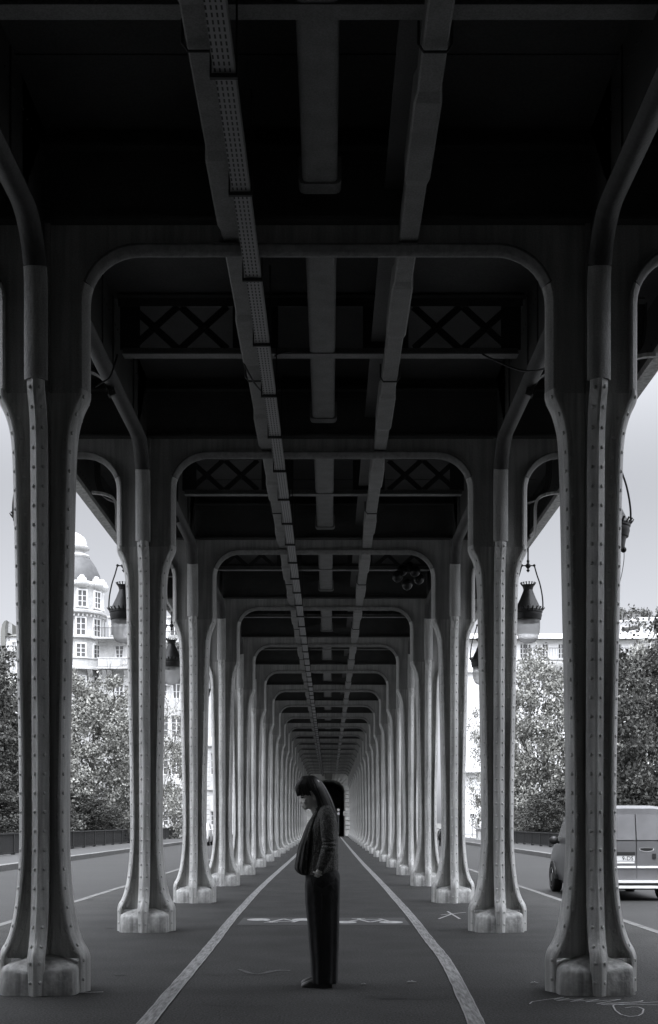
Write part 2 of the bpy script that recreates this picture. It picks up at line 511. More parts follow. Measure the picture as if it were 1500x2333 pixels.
tag(mb.build('chalk_cross', 'chalk'), 'small white chalk cross on the asphalt left of the second right column', 'chalk mark')
mb = MB()
for a, b in (((140, 2266), (180, 2263)), ((180, 2263), (236, 2261))): flat_bar(mb, pt(*a), pt(*b), .035, .0045 + .0005 * len(mb.f))
tag(mb.build('paint_smear', 'line'), 'pale paint smear on the asphalt beside the left front column', 'paint mark')
mb = MB(); r = random.Random(4)
ribbon(mb, [pt(x, y)[:2] for x, y in ((545, 2209), (556, 2213), (572, 2218), (588, 2220), (604, 2217), (620, 2213), (640, 2211), (662, 2212))], [.02, .05, .06, .04, .05, .07, .08, .03], .004, .012, 6)
tag(mb.build('chalk_smudge', 'smudge'), 'faint curved chalk smudge on the asphalt left of the shoes', 'chalk mark')
mb = MB(); r = random.Random(9)
for (x, y, w, h) in ((840, 2008, 26, 1.3), (828, 2028, 12, 1.2), (860, 2026, 11, 1.2), (1010, 2120, 16, 4), (945, 2106, 12, 1.2), (890, 2275, 34, 3.5), (998, 2177, 6, 1.2), (470, 1985, 9, 1.5), (650, 1987, 9, 2), (205, 2050, 9, 3), (250, 2115, 12, 3), (275, 2222, 14, 3)):
    p = pt(x, y); s_ = 2900 / p[1]
    ry = h / 2 * p[1] / (y - 1874); o = len(mb.v); n = 14
    for j in range(n):
        a = 2 * pi * j / n; q = r.uniform(.7, 1.15)
        mb.v.append((p[0] + q * w / s_ * cos(a), p[1] + q * ry * sin(a), .004))
    mb.f.append(tuple(range(o, o + n)))
for pts_ in ([(420, 2225), (470, 2221), (520, 2224), (575, 2221), (640, 2223)], [(905, 2205), (960, 2202), (1010, 2205), (1080, 2201)], [(1085, 2166), (1105, 2168), (1130, 2166)], [(380, 2100), (430, 2098), (470, 2101)],
             [(880, 2270), (930, 2276), (985, 2277), (1040, 2274)], [(470, 2290), (540, 2294), (620, 2292)], [(1120, 2300), (1180, 2297), (1230, 2301)], [(610, 2140), (650, 2139), (690, 2141)]):
    ribbon(mb, smoothcurve([pt(*q_)[:2] for q_ in pts_], 6), .012, .0035, .008, len(mb.v))
tag(mb.build('asphalt_patches', 'patch'), kind='structure')
for (x, y, w, lab) in ((938, 2240, 11, 'pale dry leaf on the asphalt between the woman and the right line'), (1218, 2242, 9, 'thin pale leaf on the asphalt left of the right front column'), (829, 2245, 6, 'tiny pale leaf on the asphalt just right of the shoes')):
    p = pt(x, y); s_ = 2900 / p[1]; mb = MB(); n = 9
    prof = [(-1, 0), (-.5, .5), (-.1, .35), (.1, .8), (.4, .4), (1, .1), (.4, -.4), (0, -.75), (-.5, -.4)]
    top = [(a * w / s_, b * w * 1.1 / s_, .012 + .010 * abs(b)) for a, b in prof]
    mb.rings([[(q[0], q[1], q[2] - .003) for q in top], top])
    o = mb.build('fallen_leaf', 'chalk'); o.location = (p[0], p[1], 0)
    tag(o, lab, 'leaf', 'leaves fallen on the asphalt')

# ------------------------------------------------------------------ columns
W_TAB = [(0, .352), (.20, .352), (.27, .350), (.33, .330), (.38, .300), (.47, .266), (.62, .234), (.87, .208), (1.18, .195), (1.9, .200), (2.5, .212),
         (3.3, .229), (3.8, .239), (4.1, .248), (4.25, .258), (4.36, .277), (4.45, .305), (4.52, .338), (4.57, .355), (4.62, .357)]
ZJ = 4.62
def arm_map(k):
    c, s = [(1, 0), (0, 1), (-1, 0), (0, -1)][k]
    return lambda a, z, t: (a * c - t * s, a * s + t * c, z)
def arm_path():
    P = []
    pts = smoothcurve([(z, w) for z, w in W_TAB], 3)
    return [(w, z) for z, w in pts]
def path_sample(path, step, start):
    out = []; acc = start
    for (a, b) in zip(path, path[1:]):
        L = sqrt((b[0] - a[0]) ** 2 + (b[1] - a[1]) ** 2)
        if L < 1e-6: continue
        while acc < L:
            t = acc / L
            tx, tz = (b[0] - a[0]) / L, (b[1] - a[1]) / L
            out.append((a[0] + (b[0] - a[0]) * t, a[1] + (b[1] - a[1]) * t, tx, tz)); acc += step
        acc -= L
    return out
def cap_prof(hw): return [(0, -.010), (0, .010), (.046, hw - .004), (.052, hw), (.066, hw), (.066, -hw), (.052, -hw), (.046, -hw + .004)]
HWX, HWY = .125, .066
def make_column():
    root = thing('riveted_column', 'x', 'column', (0, 0, 0), 0, 'riveted iron columns of the viaduct')
    path = arm_path()
    for k in range(4):
        mp = arm_map(k)
        nm = 'edge_rib'
        hw = HWX if k % 2 == 0 else HWY
        mb = MB(); sweep(mb, path, 1, cap_prof(hw), mp)
        for (a, z, tx, tz) in path_sample(path, .145, .10):
            nx, nz = -tz, tx
            sl = sqrt(.046 ** 2 + (hw - .014) ** 2); cn_, ct_ = (hw - .014) / sl, .046 / sl
            q = .74 if k % 2 == 0 else .52
            for sg in (-1, 1):
                # face normal of the bevelled rib face
                fa = mp(-nx * cn_, -nz * cn_, sg * ct_)
                mb.rivet(mp(a + nx * .046 * q, z + nz * .046 * q, sg * (.010 + (hw - .014) * q)), fa, .016, .014)
        mb.build(nm, 'iron', root, smooth=35)
        wb = MB()
        up = [p for p in path if p[1] > .24]
        rs = []
        for (a, z) in up: rs.append([mp(a - .058, z, -.011), mp(a - .058, z, .011), mp(.0, z, .011), mp(.0, z, -.011)])
        wb.rings(rs)
        st = MB(); sweep(st, [p for p in path if p[1] > .28 and p[1] < 4.5], 1, [(.060, -.026), (.060, .026), (.112, .026), (.112, -.026)], mp)
        wb.v_off = len(wb.v); wb.add(st.v, st.f)
        for (a, z, tx, tz) in path_sample([p for p in path if .32 < p[1] < 4.5], .145, .03):
            nx, nz = -tz, tx
            for sg in (-1, 1):
                fa = mp(0, 0, sg)
                wb.rivet(mp(a + nx * .090, z + nz * .090, sg * .026), fa, .0165, .014)
        wb.build('web_plate', 'iron', root, smooth=35)
    c = MB(); c.box(-.043, .043, -.043, .043, .1, ZJ)
    for i in range(30):
        z = .4 + i * .145
        for sx in (-1, 1):
            for sy in (-1, 1):
                c.rivet((sx * .043, sy * .028, z), (sx, 0, 0), .010, .008); c.rivet((sx * .028, sy * .043, z), (0, sy, 0), .010, .008)
    c.build('core_angle', 'iron', root)
    pl = MB()
    q = [(.066, .318), (.105, .300), (.175, .292), (.235, .288), (.268, .268), (.288, .235), (.292, .175), (.300, .105), (.318, .066)]
    ring = []
    for k in range(4):
        cs, sn = [(1, 0), (0, 1), (-1, 0), (0, -1)][k]
        qq = q[::-1]
        for (x, y) in qq: ring.append((x * cs - y * sn, x * sn + y * cs))
    def rg(z, f): return [(x * f, y * f, z + (.012 * sin(9 * x + 5 * y) if .1 < z < .25 else 0)) for x, y in ring]
    pl.rings([rg(0, 1.0), rg(.03, .995), rg(.165, .975), rg(.190, .955), rg(.205, .91), rg(.235, .70), rg(.262, .45), rg(.285, .2)])
    pl.build('plinth', 'plinth', root, smooth=40)
    return root
col0 = make_column()
for i in range(-1, NB):
    for sx in (-1, 1):
        c = col0 if (i == -1 and sx == -1) else copy_tree(col0)
        c.location = (XA + sx * UC, Y0 + STEP * i, 0)
        side = 'left' if sx < 0 else 'right'
        if i == -1: lab = 'riveted iron column beside the camera on the %s, mostly out of view' % side
        elif i == 0: lab = 'large dark riveted iron column nearest the camera in the %s row' % side
        elif i == NB - 1: lab = 'last riveted iron column of the %s row, against the stone portal' % side
        else: lab = '%s riveted iron column from the front in the %s row' % (ORD[i], side)
        c['label'] = lab

# ------------------------------------------------------------------ cross frames (arch plates over each pair of columns)
ZS, RAR, ZG0, ZG1, ZDK = 5.68, .38, 5.93, 6.50, 6.64
UCAP = [(0, -.012), (0, .012), (.018, .055), (.050, .086), (.068, .086), (.068, -.086), (.050, -.086), (.018, -.055)]
def arch_pts(u0, z0, zs, r, sgn, n=9):
    P = [(u0, z0), (u0, (z0 + zs - r) / 2), (u0, zs - r)]
    for i in range(1, n + 1):
        a = (pi / 2) * i / n
        P.append((u0 + sgn * r * (1 - cos(a)), zs - r + r * sin(a)))
    return P
def plate(mb, path, side, back, mp, th=.011, off=.055):
    """web plate between opening path (offset inwards) and back points"""
    N = len(path)
    A = []
    for i, p in enumerate(path):
        a = path[max(i - 1, 0)]; b = path[min(i + 1, N - 1)]
        tx, ty = b[0] - a[0], b[1] - a[1]; L = sqrt(tx * tx + ty * ty)
        A.append((p[0] - ty / L * side * off, p[1] + tx / L * side * off))
    for sg in (-1, 1):
        o = len(mb.v)
        mb.v += [mp(p[0], p[1], sg * th) for p in A] + [mp(p[0], p[1], sg * th) for p in back]
        for i in range(N - 1):
            mb.f.append((o + i, o + i + 1, o + N + i + 1, o + N + i))
def make_frame():
    root = thing('cross_frame', 'x', 'cross frame', (0, 0, 0), 0, 'arched cross frames of the viaduct')
    mp = lambda a, z, t: (a, t, z)
    ui, uo, ue = UC - .355, UC + .355, 3.36
    # inner opening, right half then mirrored left half
    R = arch_pts(ui, ZJ, ZS, RAR, -1)
    inner = R + [(-x, z) for x, z in reversed(R)]
    def back(p):
        x, z = p; s = 1 if x > 0 else -1
        if z <= ZS - RAR + 1e-6: return (s * UC, z)
        t = (z - (ZS - RAR)) / RAR
        ax = ui - RAR * (1 - sqrt(max(0, 1 - t * t)))
        if abs(x) <= ui - RAR + 1e-4: return (x, ZG0)
        return (s * UC, ZG0) if t > .35 else (s * UC, z + (ZG0 - z) * t / .35)
    mould = MB(); upm = []
    NU = 5
    def split_sweep(path, side, both):  # uprights keep lighter paint, the arch above gets the painted shade
        a = path[:NU]; upm.append((a, side))
        if both:
            upm.append((path[-NU:], side)); sweep(mould, path[NU - 1:-NU + 1], side, UCAP, mp)
        else: sweep(mould, path[NU - 1:], side, UCAP, mp)
    split_sweep(inner, -1, True)
    pl = MB(); plate(pl, inner, -1, [back(p) for p in inner], mp)
    # top filler between arch shoulder and column centre
    for sx in (-1, 1):
        O = arch_pts(uo, ZJ, ZS, RAR, 1)
        O = O + [(ue - .12, ZS), (ue - .04, ZS + .05), (ue, ZS + .16), (ue, ZG0 + .05)]
        O = [(sx * x, z) for x, z in O]
        def backo(p):
            x, z = p
            if z <= ZS - RAR + 1e-6: return (sx * UC, z)
            if abs(x) >= uo + RAR - 1e-4: return (x, ZG0 + .001)
            t = (z - (ZS - RAR)) / RAR
            return (sx * UC, ZG0) if t > .35 else (sx * UC, z + (ZG0 - z) * t / .35)
        split_sweep(O[:-1], 1 if sx > 0 else -1, False)
        plate(pl, O[:-2], 1 if sx > 0 else -1, [backo(p) for p in O[:-2]], mp)
        pl.add([mp(sx * UC, ZG0, t) for t in (-.011, .011)] + [mp(sx * (uo + RAR), ZG0, t) for t in (-.011, .011)], [(0, 1, 3, 2)])
    # plate joints
    pl2 = MB()
    for sx in (-1, 1):
        pl2.box(sx * UC - .30, sx * UC + .30, -.014, .014, ZJ + .002, ZJ + .022)
        pl2.box(sx * UC - .05, sx * UC + .05, -.05, .05, ZJ, ZG0)
        # front and rear upright noses are part of the longitudinal girders
    pl.add(pl2.v, pl2.f)
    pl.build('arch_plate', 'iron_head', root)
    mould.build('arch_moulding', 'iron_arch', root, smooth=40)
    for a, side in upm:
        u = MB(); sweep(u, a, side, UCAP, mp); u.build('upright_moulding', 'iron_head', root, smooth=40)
    gw = MB(); gw.box(-ue, ue, -.010, .010, ZG0, ZDK - .004)
    for sx in (-1, 1):
        for a in range(4):
            for b in range(4):
                x = sx * (1.36 + [0, .10, .165, .265][a]); z = 6.04 + b * .10
                gw.rivet((x, -.010, z), (0, -1, 0), .011, .009); gw.rivet((x, .010, z), (0, 1, 0), .011, .009)
        gw.box(sx * 1.82 - .05, sx * 1.82 + .05, -.02, .02, ZG0 + .02, ZG1 - .02)
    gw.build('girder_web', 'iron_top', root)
    for (z0, z1) in ((ZG0 - .012, ZG0 + .012), (ZG1 - .02, ZG1)):
        f = MB(); f.box(-ue, ue, -.11, .11, z0, z1)
        za, zb = (z1, z1 + .085) if z0 < 6 else (z0 - .085, z0)
        f.box(-ue, ue, -.026, .026, za, zb)
        n = 46
        for i in range(n):
            x = -2.9 + 5.8 * i / (n - 1)
            for sy in (-1, 1): f.rivet((x, sy * .026, (za + zb) / 2), (0, sy, 0), .012, .010)
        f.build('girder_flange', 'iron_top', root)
    return root
fr0 = make_frame()
for i in range(-1, NB):
    f = fr0 if i == -1 else copy_tree(fr0)
    f.location = (XA, Y0 + STEP * i, 0)
    f['label'] = ('arched iron cross frame over the nearest pair of columns' if i == 0 else
                  'arched iron cross frame above the camera, out of view' if i == -1 else
                  'last arched iron cross frame, in front of the stone portal' if i == NB - 1 else
                  '%s arched iron cross frame from the front, spanning the promenade' % ORD[i])

# longitudinal arched girders between columns
def make_long():
    root = thing('side_girder', 'x', 'girder', (0, 0, 0), 0, 'arched side girders between the columns')
    mp = lambda a, z, t: (t, a, z)
    R = arch_pts(.357, ZJ, ZS + .03, .40, 1)
    P = R + [(STEP - y, z) for y, z in reversed(R)]
    NU = 5  # uprights lighter, arch between them in the shade-darkened paint
    for a in (P[:NU], P[-NU:]):
        u = MB(); sweep(u, a, 1, UCAP, mp); u.build('upright_moulding', 'iron_head', root, smooth=40)
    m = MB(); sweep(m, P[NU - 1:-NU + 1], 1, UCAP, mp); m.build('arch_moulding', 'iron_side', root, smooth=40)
    p = MB()
    N = len(R)
    def bk(q):
        y, z = q
        lo, hi = (.052, STEP - .052)
        if z <= ZS + .03 - .40 + 1e-6: return (lo if y < STEP / 2 else hi, z)
        if .757 <= y + 1e-4 and y - 1e-4 <= STEP - .757: return (y, (ZDK - .005))
        return (lo if y < STEP / 2 else hi, (ZDK - .005) if z > 5.5 else z + ((ZDK - .005) - z) * .5)
    plate(p, P, 1, [bk(q) for q in P], mp)
    for sg in (-1, 1):
        for y in (.757, STEP - .757):
            yo = .052 if y < 1 else STEP - .052
            p.add([mp(yo, (ZDK - .005), sg * .011), mp(y, (ZDK - .005), sg * .011), mp(y, ZS + .085, sg * .011)], [(0, 1, 2)])
        for i in range(36):
            p.rivet(mp(.5 + (STEP - 1) * i / 35, 6.40, sg * .011), (sg, 0, 0), .012, .01)
    for y in (STEP / 2 - .3, STEP / 2 + .3, 1.1, STEP - 1.1):
        p.box(-.025, .025, y - .03, y + .03, ZS + .10, (ZDK - .005) - .01)
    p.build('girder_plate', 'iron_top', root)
    return root
lg0 = make_long()
k = 0
for i in range(-1, NB - 1):
    for sx in (-1, 1):
        o = lg0 if k == 0 else copy_tree(lg0); k += 1
        o.location = (XA + sx * UC, Y0 + STEP * i, 0)
        side = 'left' if sx < 0 else 'right'
        o['label'] = ('arched side girder from the camera to the nearest column on the %s' % side if i == -1 else
                      'arched side girder on the %s between columns %s and %s from the front' % (side, ORD[i], ORD[i + 1]))

# mid-bay lattice beams with outer brackets
def make_lattice():
    root = thing('lattice_beam', 'x', 'lattice beam', (0, 0, 0), 0, 'lattice beams between the cross frames')
    zb, zt = 6.045, 6.56
    f = MB(); f.box(-2.0, 2.0, -.075, .075, zb - .012, zb); f.box(-2.0, 2.0, -.02, .02, zb, zb + .06)
    f.box(-2.0, 2.0, -.078, -.055, zb - .02, zb - .012)
    f.build('bottom_flange', 'pipe', root)
    t = MB(); t.box(-2.05, 2.05, -.09, .09, zt + .05, zt + .068); t.box(-2.05, 2.05, -.018, .018, zt - .03, zt + .05)
    t.build('top_flange', 'iron_top', root)
    for sx in (-1, 1):
        for j in range(2):
            xc = sx * (1.18 + .5 * j); h = .235
            b = MB()
            b.bar((xc - h, -.012, zb + .06), (xc + h, -.012, zt - .03), .014, .075, up=(0, 1, 0)) if False else None
            b.bar((xc - h, -.008, zb + .06), (xc + h, -.008, zt - .03), .07, .012, up=(0, 1, 0))
            b.bar((xc + h, .008, zb + .06), (xc - h, .008, zt - .03), .07, .012, up=(0, 1, 0))
            b.rivet((xc, -.015, (zb + zt) / 2 + .015), (0, -1, 0), .02, .012)
            b.build('cross_brace', 'strap', root)
        w = MB(); w.box(sx * .66 - .23, sx * .66 + .23, -.011, .011, zb + .06, zt - .03)
        w.box(sx * 1.93 - .1, sx * 1.93 + .1, -.012, .012, zb + .05, zt + .04)
        w.build('stiffener_plate', 'strap', root)
        # outer bracket: S-curved bottom flange with diagonal
        ob = MB()
        P = smoothcurve([(2.15, 5.62), (2.22, 5.80), (2.40, 5.88), (2.75, 5.90), (3.02, 5.93), (3.2, 6.03), (3.28, 6.2), (3.30, 6.55)], 5)
        P = [(sx * x, z) for x, z in P]
        sweep(ob, P, 1 if sx > 0 else -1, [(0, -.06), (0, .06), (.014, .06), (.014, .012), (.08, .012), (.08, -.012), (.014, -.012), (.014, -.06)], lambda a, z, t: (a, t, z))
        for (a, z, tx, tz) in path_sample(P, .13, .05):
            nx, nz = (-tz, tx) if sx > 0 else (tz, -tx)
            ob.rivet((a + nx * .05, -.012, z + nz * .05), (0, -1, 0), .014, .011)
        ob.bar((sx * 2.2, 0, 6.52), (sx * 2.85, 0, 5.95), .07, .014, up=(0, 1, 0))
        ob.build('outer_bracket', 'iron_top', root)
    return root
lt0 = make_lattice()
for i in range(-1, NB - 1):
    o = lt0 if i == -1 else copy_tree(lt0)
    o.location = (XA, Y0 + STEP * (i + .5) + .32, 0)
    o['label'] = ('lattice beam overhead in front of the nearest frame, pale lower flange at top edge' if i == -1 else
                  'lattice beam with crossed braces overhead in the %s bay from the front' % ORD[i])

# deck, stringers, fascias
YD0, YD1 = -8.0, 118.1
d = MB(); d.box(-3.5, 3.5, YD0, YD1, ZDK, ZDK + .32)
y = YD0 + .4
while y < YD1 - .3:
    d.box(-3.3, 3.3, y, y + .05, ZDK - .010, ZDK + .003); y += STEP / 4
d.build_loc = None
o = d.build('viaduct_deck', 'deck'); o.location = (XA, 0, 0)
tag(o, 'dark plated underside of the railway viaduct deck over the whole promenade', 'bridge deck')
for sx in (-1, 1):
    s_ = MB()
    for i in range(-3, NB):
        ya, yb = Y0 + STEP * i + .12, Y0 + STEP * (i + 1) - .12
        ym = (ya + yb) / 2 + .32
        for (p, q) in ((ya, ym - .1), (ym + .1, yb)):
            if p < YD0 or q > YD1: continue
            s_.box(-.012, .012, p, q, 6.16, ZDK - .002); s_.box(-.09, .09, p, q, 6.14, 6.158)
    o = s_.build('track_stringer', 'iron_top'); o.location = (XA + sx * .60, 0, 0)
    tag(o, 'long dark beam under the deck just inside the %s' % ('left duct and cable tray' if sx < 0 else 'right pipe'), 'beam', 'stringers under the tracks')
    root = thing('fascia_girder', 'plated outer edge girder of the deck on the %s, above the lanterns' % ('left' if sx < 0 else 'right'), 'girder', (XA + sx * 3.42, 0, 0), 0, 'outer edge girders')
    w = MB(); w.box(-.012, .012, YD0, YD1, 6.0, 7.15)
    y = YD0 + .2
    while y < YD1:
        w.rivet((-sx * .012, y, 6.09), (-sx, 0, 0), .014, .012); w.rivet((-sx * .012, y, 6.22), (-sx, 0, 0), .014, .012)
        y += .17
    w.build('plate', 'iron_top', root)
    f = MB(); f.box(-.07, .07, YD0, YD1, 5.975, 5.998); f.box(-sx * .035 - .02, -sx * .035 + .02, YD0, YD1, 6.0, 6.07)
    f.build('bottom_flange', 'iron', root)
    c = MB(); c.box(-.12, .12, YD0, YD1, 7.152, 7.22); c.build('top_flange', 'iron', root)

# ducts, pipes and tray
def pipe_run(name, x, z, r, label, ph):
    root = thing(name, label, 'duct', (x, 0, 0))
    def sect(k, y): return [(px_ * k, y, z + pz_ * k) for px_, pz_ in ((-r, -r + .012), (-r + .012, -r), (r - .012, -r), (r, -r + .012), (r, r), (-r, r))]
    b = MB(); b.rings([sect(1, YD0), sect(1, YD1)]); b.build('casing', 'pipe', root)
    y = 2.0 + ph; rr_ = random.Random(3)
    while y < YD1 - 1:
        L = rr_.uniform(.9, 1.3)
        s_ = MB(); s_.rings([sect(1.01, y), sect(1.2, y + .10), sect(1.2, y + L), sect(1.01, y + L + .10)])
        s_.build('sleeve', 'pipe', root); y += STEP / 2
    for i in range(-1, NB - 1):
        c = MB(); yy = Y0 + STEP * (i + .5) + .22
        c.tube([(-r * 1.3, yy, z + r), (-r * 1.32, yy, z - r * .8), (-r * .9, yy, z - r * 1.38), (r * .9, yy, z - r * 1.38), (r * 1.32, yy, z - r * .8), (r * 1.3, yy, z + r)], .009, 6)
        c.build('clamp', 'strap', root)
    return root
pipe_run('service_duct', XA + .70, 5.84, .074, 'pale flat casing with thicker sleeves under the deck on the right', .3)
pipe_run('service_duct', XA - .655, 5.85, .078, 'pale flat casing under the deck on the left, partly hidden by the cable tray', 1.0)
root = thing('cable_tray', 'perforated metal cable tray hung under the deck on the left', 'cable tray', (XA - .512, 0, 0))
b = MB(); b.box(-.058, .058, YD0, YD1, 5.60, 5.606)
b.build('tray_base', 'tray', root)
for sg in (-1, 1):
    b = MB(); b.box(sg * .0605 - .002, sg * .0605 + .002, YD0, YD1, 5.598, 5.655); b.build('tray_side', 'pipe', root)
y = 3.2; r = random.Random(5)
while y < YD1:
    b = MB(); b.box(-.085, .075, y - .012, y + .012, 5.572, 5.596)
    b.bar((-.08, y, 5.585), (-.08, y, 6.3), .012, .012); b.bar((.07, y, 5.585), (.07, y, 6.3), .012, .012)
    b.build('hanger', 'strap', root); y += STEP / 4
# central trough segments
def make_trough():
    root = thing('drain_trough', 'x', 'trough', (0, 0, 0), 0, 'drain troughs under the deck centre')
    b = MB()
    n = 10
    prof = [(-.13, .12), (-.13, -.02), (-.118, -.042), (-.09, -.05), (.09, -.05), (.118, -.042), (.13, -.02), (.13, .12)]
    b.prism([(x, 6.085 + z) for x, z in prof], 'y', .45, STEP - .34)
    b.build('trough_body', 'pipe', root, smooth=50)
    c = MB()
    for ya in (STEP - .34,):
        c.prism([(x * 1.22, 6.08 + z * 1.2) for x, z in prof], 'y', ya - .10, ya + .05)
    c.build('end_cap', 'pipe', root, smooth=50)
    return root
tr0 = make_trough()
for i in range(-1, NB - 1):
    o = tr0 if i == -1 else copy_tree(tr0)
    o.location = (XA + .02, Y0 + STEP * i, 0)
    o['label'] = ('wide pale trough under the deck centre in the bay nearest the camera' if i == -1 else 'wide pale trough under the deck centre in the %s bay behind the nearest frame' % ORD[i])

# loose cables
def P3(x, y, D):
    """point at photograph pixel and distance"""
    return ((x - 751) * D / 2900, D, CAMZ - (y - 1874) * D / 2900)
def cable(pts, label, r=.009):
    b = MB(); b.tube(smoothcurve(pts, 8), r, 6)
    return tag(b.build('loose_cable', 'cable', smooth=180), label, 'cable', 'loose cables under the deck')
cable([P3(556, 828, 12.4), P3(566, 848, 12.5), P3(582, 875, 12.8), P3(602, 897, 13.2)], 'thin black cable hanging from the left duct to the tray in the first bay')
cable([P3(626, 812, 12.75), P3(634, 806, 12.75), P3(648, 803, 12.75), P3(663, 801, 12.8)], 'short black cable curling right of the tray at the first lattice beam')
cable([P3(1100, 807, 12.5), P3(1130, 822, 12.4), P3(1180, 842, 12.2), P3(1215, 845, 11.8), P3(1248, 838, 11.2)], 'black cable drooping to the right side girder in the first bay')
cable([P3(268, 808, 12.5), P3(260, 835, 12.2), P3(250, 860, 11.8), P3(232, 872, 11.4), P3(216, 882, 11.0)], 'black cable drooping to the left side girder in the first bay')
cable([P3(615, 1117, 18.0), P3(632, 1128, 18.1), P3(642, 1140, 18.3), P3(650, 1155, 18.6)], 'thin black cable hanging under the tray in the second bay')
cable([P3(560, 1380, 29), P3(600, 1388, 29), P3(640, 1387, 29), P3(672, 1382, 29)], 'black cable sagging across the left of the fourth bay')

# balloons caught under the deck
for (x, y, D, lab) in ((906, 1313, 23.0, 'dark balloon at the left of the cluster under the third lattice beam'), (917, 1299, 23.2, 'dark balloon at the upper left of the cluster, touching the pale flange'),
                       (928, 1331, 23.0, 'dark balloon at the bottom of the cluster under the third lattice beam'), (946, 1301, 22.9, 'dark balloon at the upper right of the cluster'),
                       (955, 1318, 23.1, 'dark balloon at the far right of the cluster, with a bright rim'), (933, 1293, 23.2, 'dark balloon at the top of the cluster')):
    p = P3(x, y, D); b = MB(); b.ball((0, 0, 0), .098, 18, 12, (1, 1, 1.08)); b.tube([(0, 0, -.10), (0, 0, -.115)], [.006, .014], 6)
    o = b.build('balloon', 'balloon', smooth=180); o.location = p
    tag(o, lab, 'balloon', 'balloons caught under the deck')

# ------------------------------------------------------------------ lanterns
def make_lantern(globe=True, sx=1):
    root = thing('hanging_lantern', 'x', 'lantern', (0, 0, 0), 0, 'lanterns hanging under the deck edges')
    c = MB()
    n = 16
    c.lathe([(.066, 4.60), (.075, 4.64), (.092, 4.672), (.09, 4.672), (.07, 4.64), (.06, 4.60)], n, cap=False)
    for j in range(n):
        a = 2 * pi * j / n
        c.bar((.088 * cos(a), .088 * sin(a), 4.665), (.112 * cos(a), .112 * sin(a), 4.705), .014, .006)
        c.bar((.10 * cos(a) - .012 * sin(a), .10 * sin(a) + .012 * cos(a), 4.70), (.108 * cos(a) + .012 * sin(a), .108 * sin(a) - .012 * cos(a), 4.70), .008, .008)
    c.build('crown', 'lamp_iron', root)
    h = MB(); h.lathe([(.066, 4.602), (.072, 4.58), (.115, 4.47), (.165, 4.36), (.188, 4.325), (.186, 4.32), (.06, 4.59)], 24, cap=False)
    h.build('hood', 'lamp_iron', root, smooth=50)
    v = MB(); v.box(-.045, .045, -.135, -.12, 4.445, 4.50)
    rm = MB(); rm.lathe([(.188, 4.33), (.205, 4.31), (.205, 4.28), (.195, 4.27), (.197, 4.235), (.19, 4.21), (.185, 4.18), (.165, 4.175), (.165, 4.30)], 24, cap=False)
    for j in range(22):
        a = 2 * pi * j / 22
        rm.bar((.202 * cos(a), .202 * sin(a), 4.30), (.236 * cos(a), .236 * sin(a), 4.345), .022, .006)
    rm.build('rim', 'lamp_iron', root, smooth=40)
    if globe:
        gl = MB(); gl.lathe([(.168, 4.178), (.170, 4.12), (.168, 4.05), (.158, 3.97), (.138, 3.91), (.105, 3.87), (.06, 3.85), (.015, 3.845)], 28, cap=False)
        gl.build('globe', 'globe', root, smooth=180)
        gl = MB(); gl.lathe([(.166, 4.176), (.166, 4.145)], 28, cap=False); gl.build('globe_collar', 'pipe', root, smooth=180)
    else:
        bt = MB(); bt.lathe([(.165, 4.18), (.15, 4.10), (.148, 4.075), (.13, 4.05), (.12, 4.04), (.01, 4.035)], 24, cap=False)
        bt.build('socket_cone', 'lamp_iron', root, smooth=50)
        wr = MB(); wr.ball((.135, -.02, 4.055), .03, 8, 6); wr.tube(smoothcurve([(.14, -.02, 4.03), (.138, -.02, 3.95), (.12, -.02, 3.83), (.10, -.02, 3.74), (.09, -.02, 3.66)], 5), .0035, 5)
        wr.build('dangling_wire', 'cable', root)
    fn = MB(); fn.lathe([(.012, 5.22), (.012, 5.03), (.020, 5.02), (.020, 4.995), (.012, 4.985), (.044, 4.95), (.044, 4.94), (.014, 4.905), (.010, 4.895), (.026, 4.885), (.020, 4.87), (.004, 4.852)], 12)
    fn.bar((-.08, 0, 4.947), (.08, 0, 4.947), .014, .014)
    for s_ in (-1, 1): fn.ball((s_ * .088, 0, 4.95), .020, 10, 6)
    fn.build('finial', 'lamp_iron', root, smooth=50)
    for s_ in (-1, 1):
        hp = MB(); P = smoothcurve([(s_ * .09, 0, 4.945), (s_ * .125, 0, 4.82), (s_ * .165, 0, 4.70), (s_ * .195, 0, 4.56), (s_ * .209, 0, 4.44), (s_ * .21, 0, 4.33)], 5)
        hp.tube(P, .010, 8); hp.ball((s_ * .205, 0, 4.335), .022, 8, 6); hp.build('hoop_arm', 'lamp_iron', root, smooth=180)
    # ogee bracket up to the edge girder
    br = MB()
    P = smoothcurve([(.0, 5.20), (.03, 5.28), (.085, 5.36), (.11, 5.46), (.115, 5.60), (.118, 5.78), (.15, 5.88), (.22, 5.93), (.33, 5.96), (.45, 5.97)], 5)
    P = [(sx * x, z) for x, z in P]
    sweep(br, P, 1 if sx > 0 else -1, [(-.004, -.03), (-.004, .03), (.032, .03), (.032, -.03)], lambda a, z, t: (a, t, z))
    br.build('bracket', 'iron', root, smooth=40)
    return root
LX = 2.93
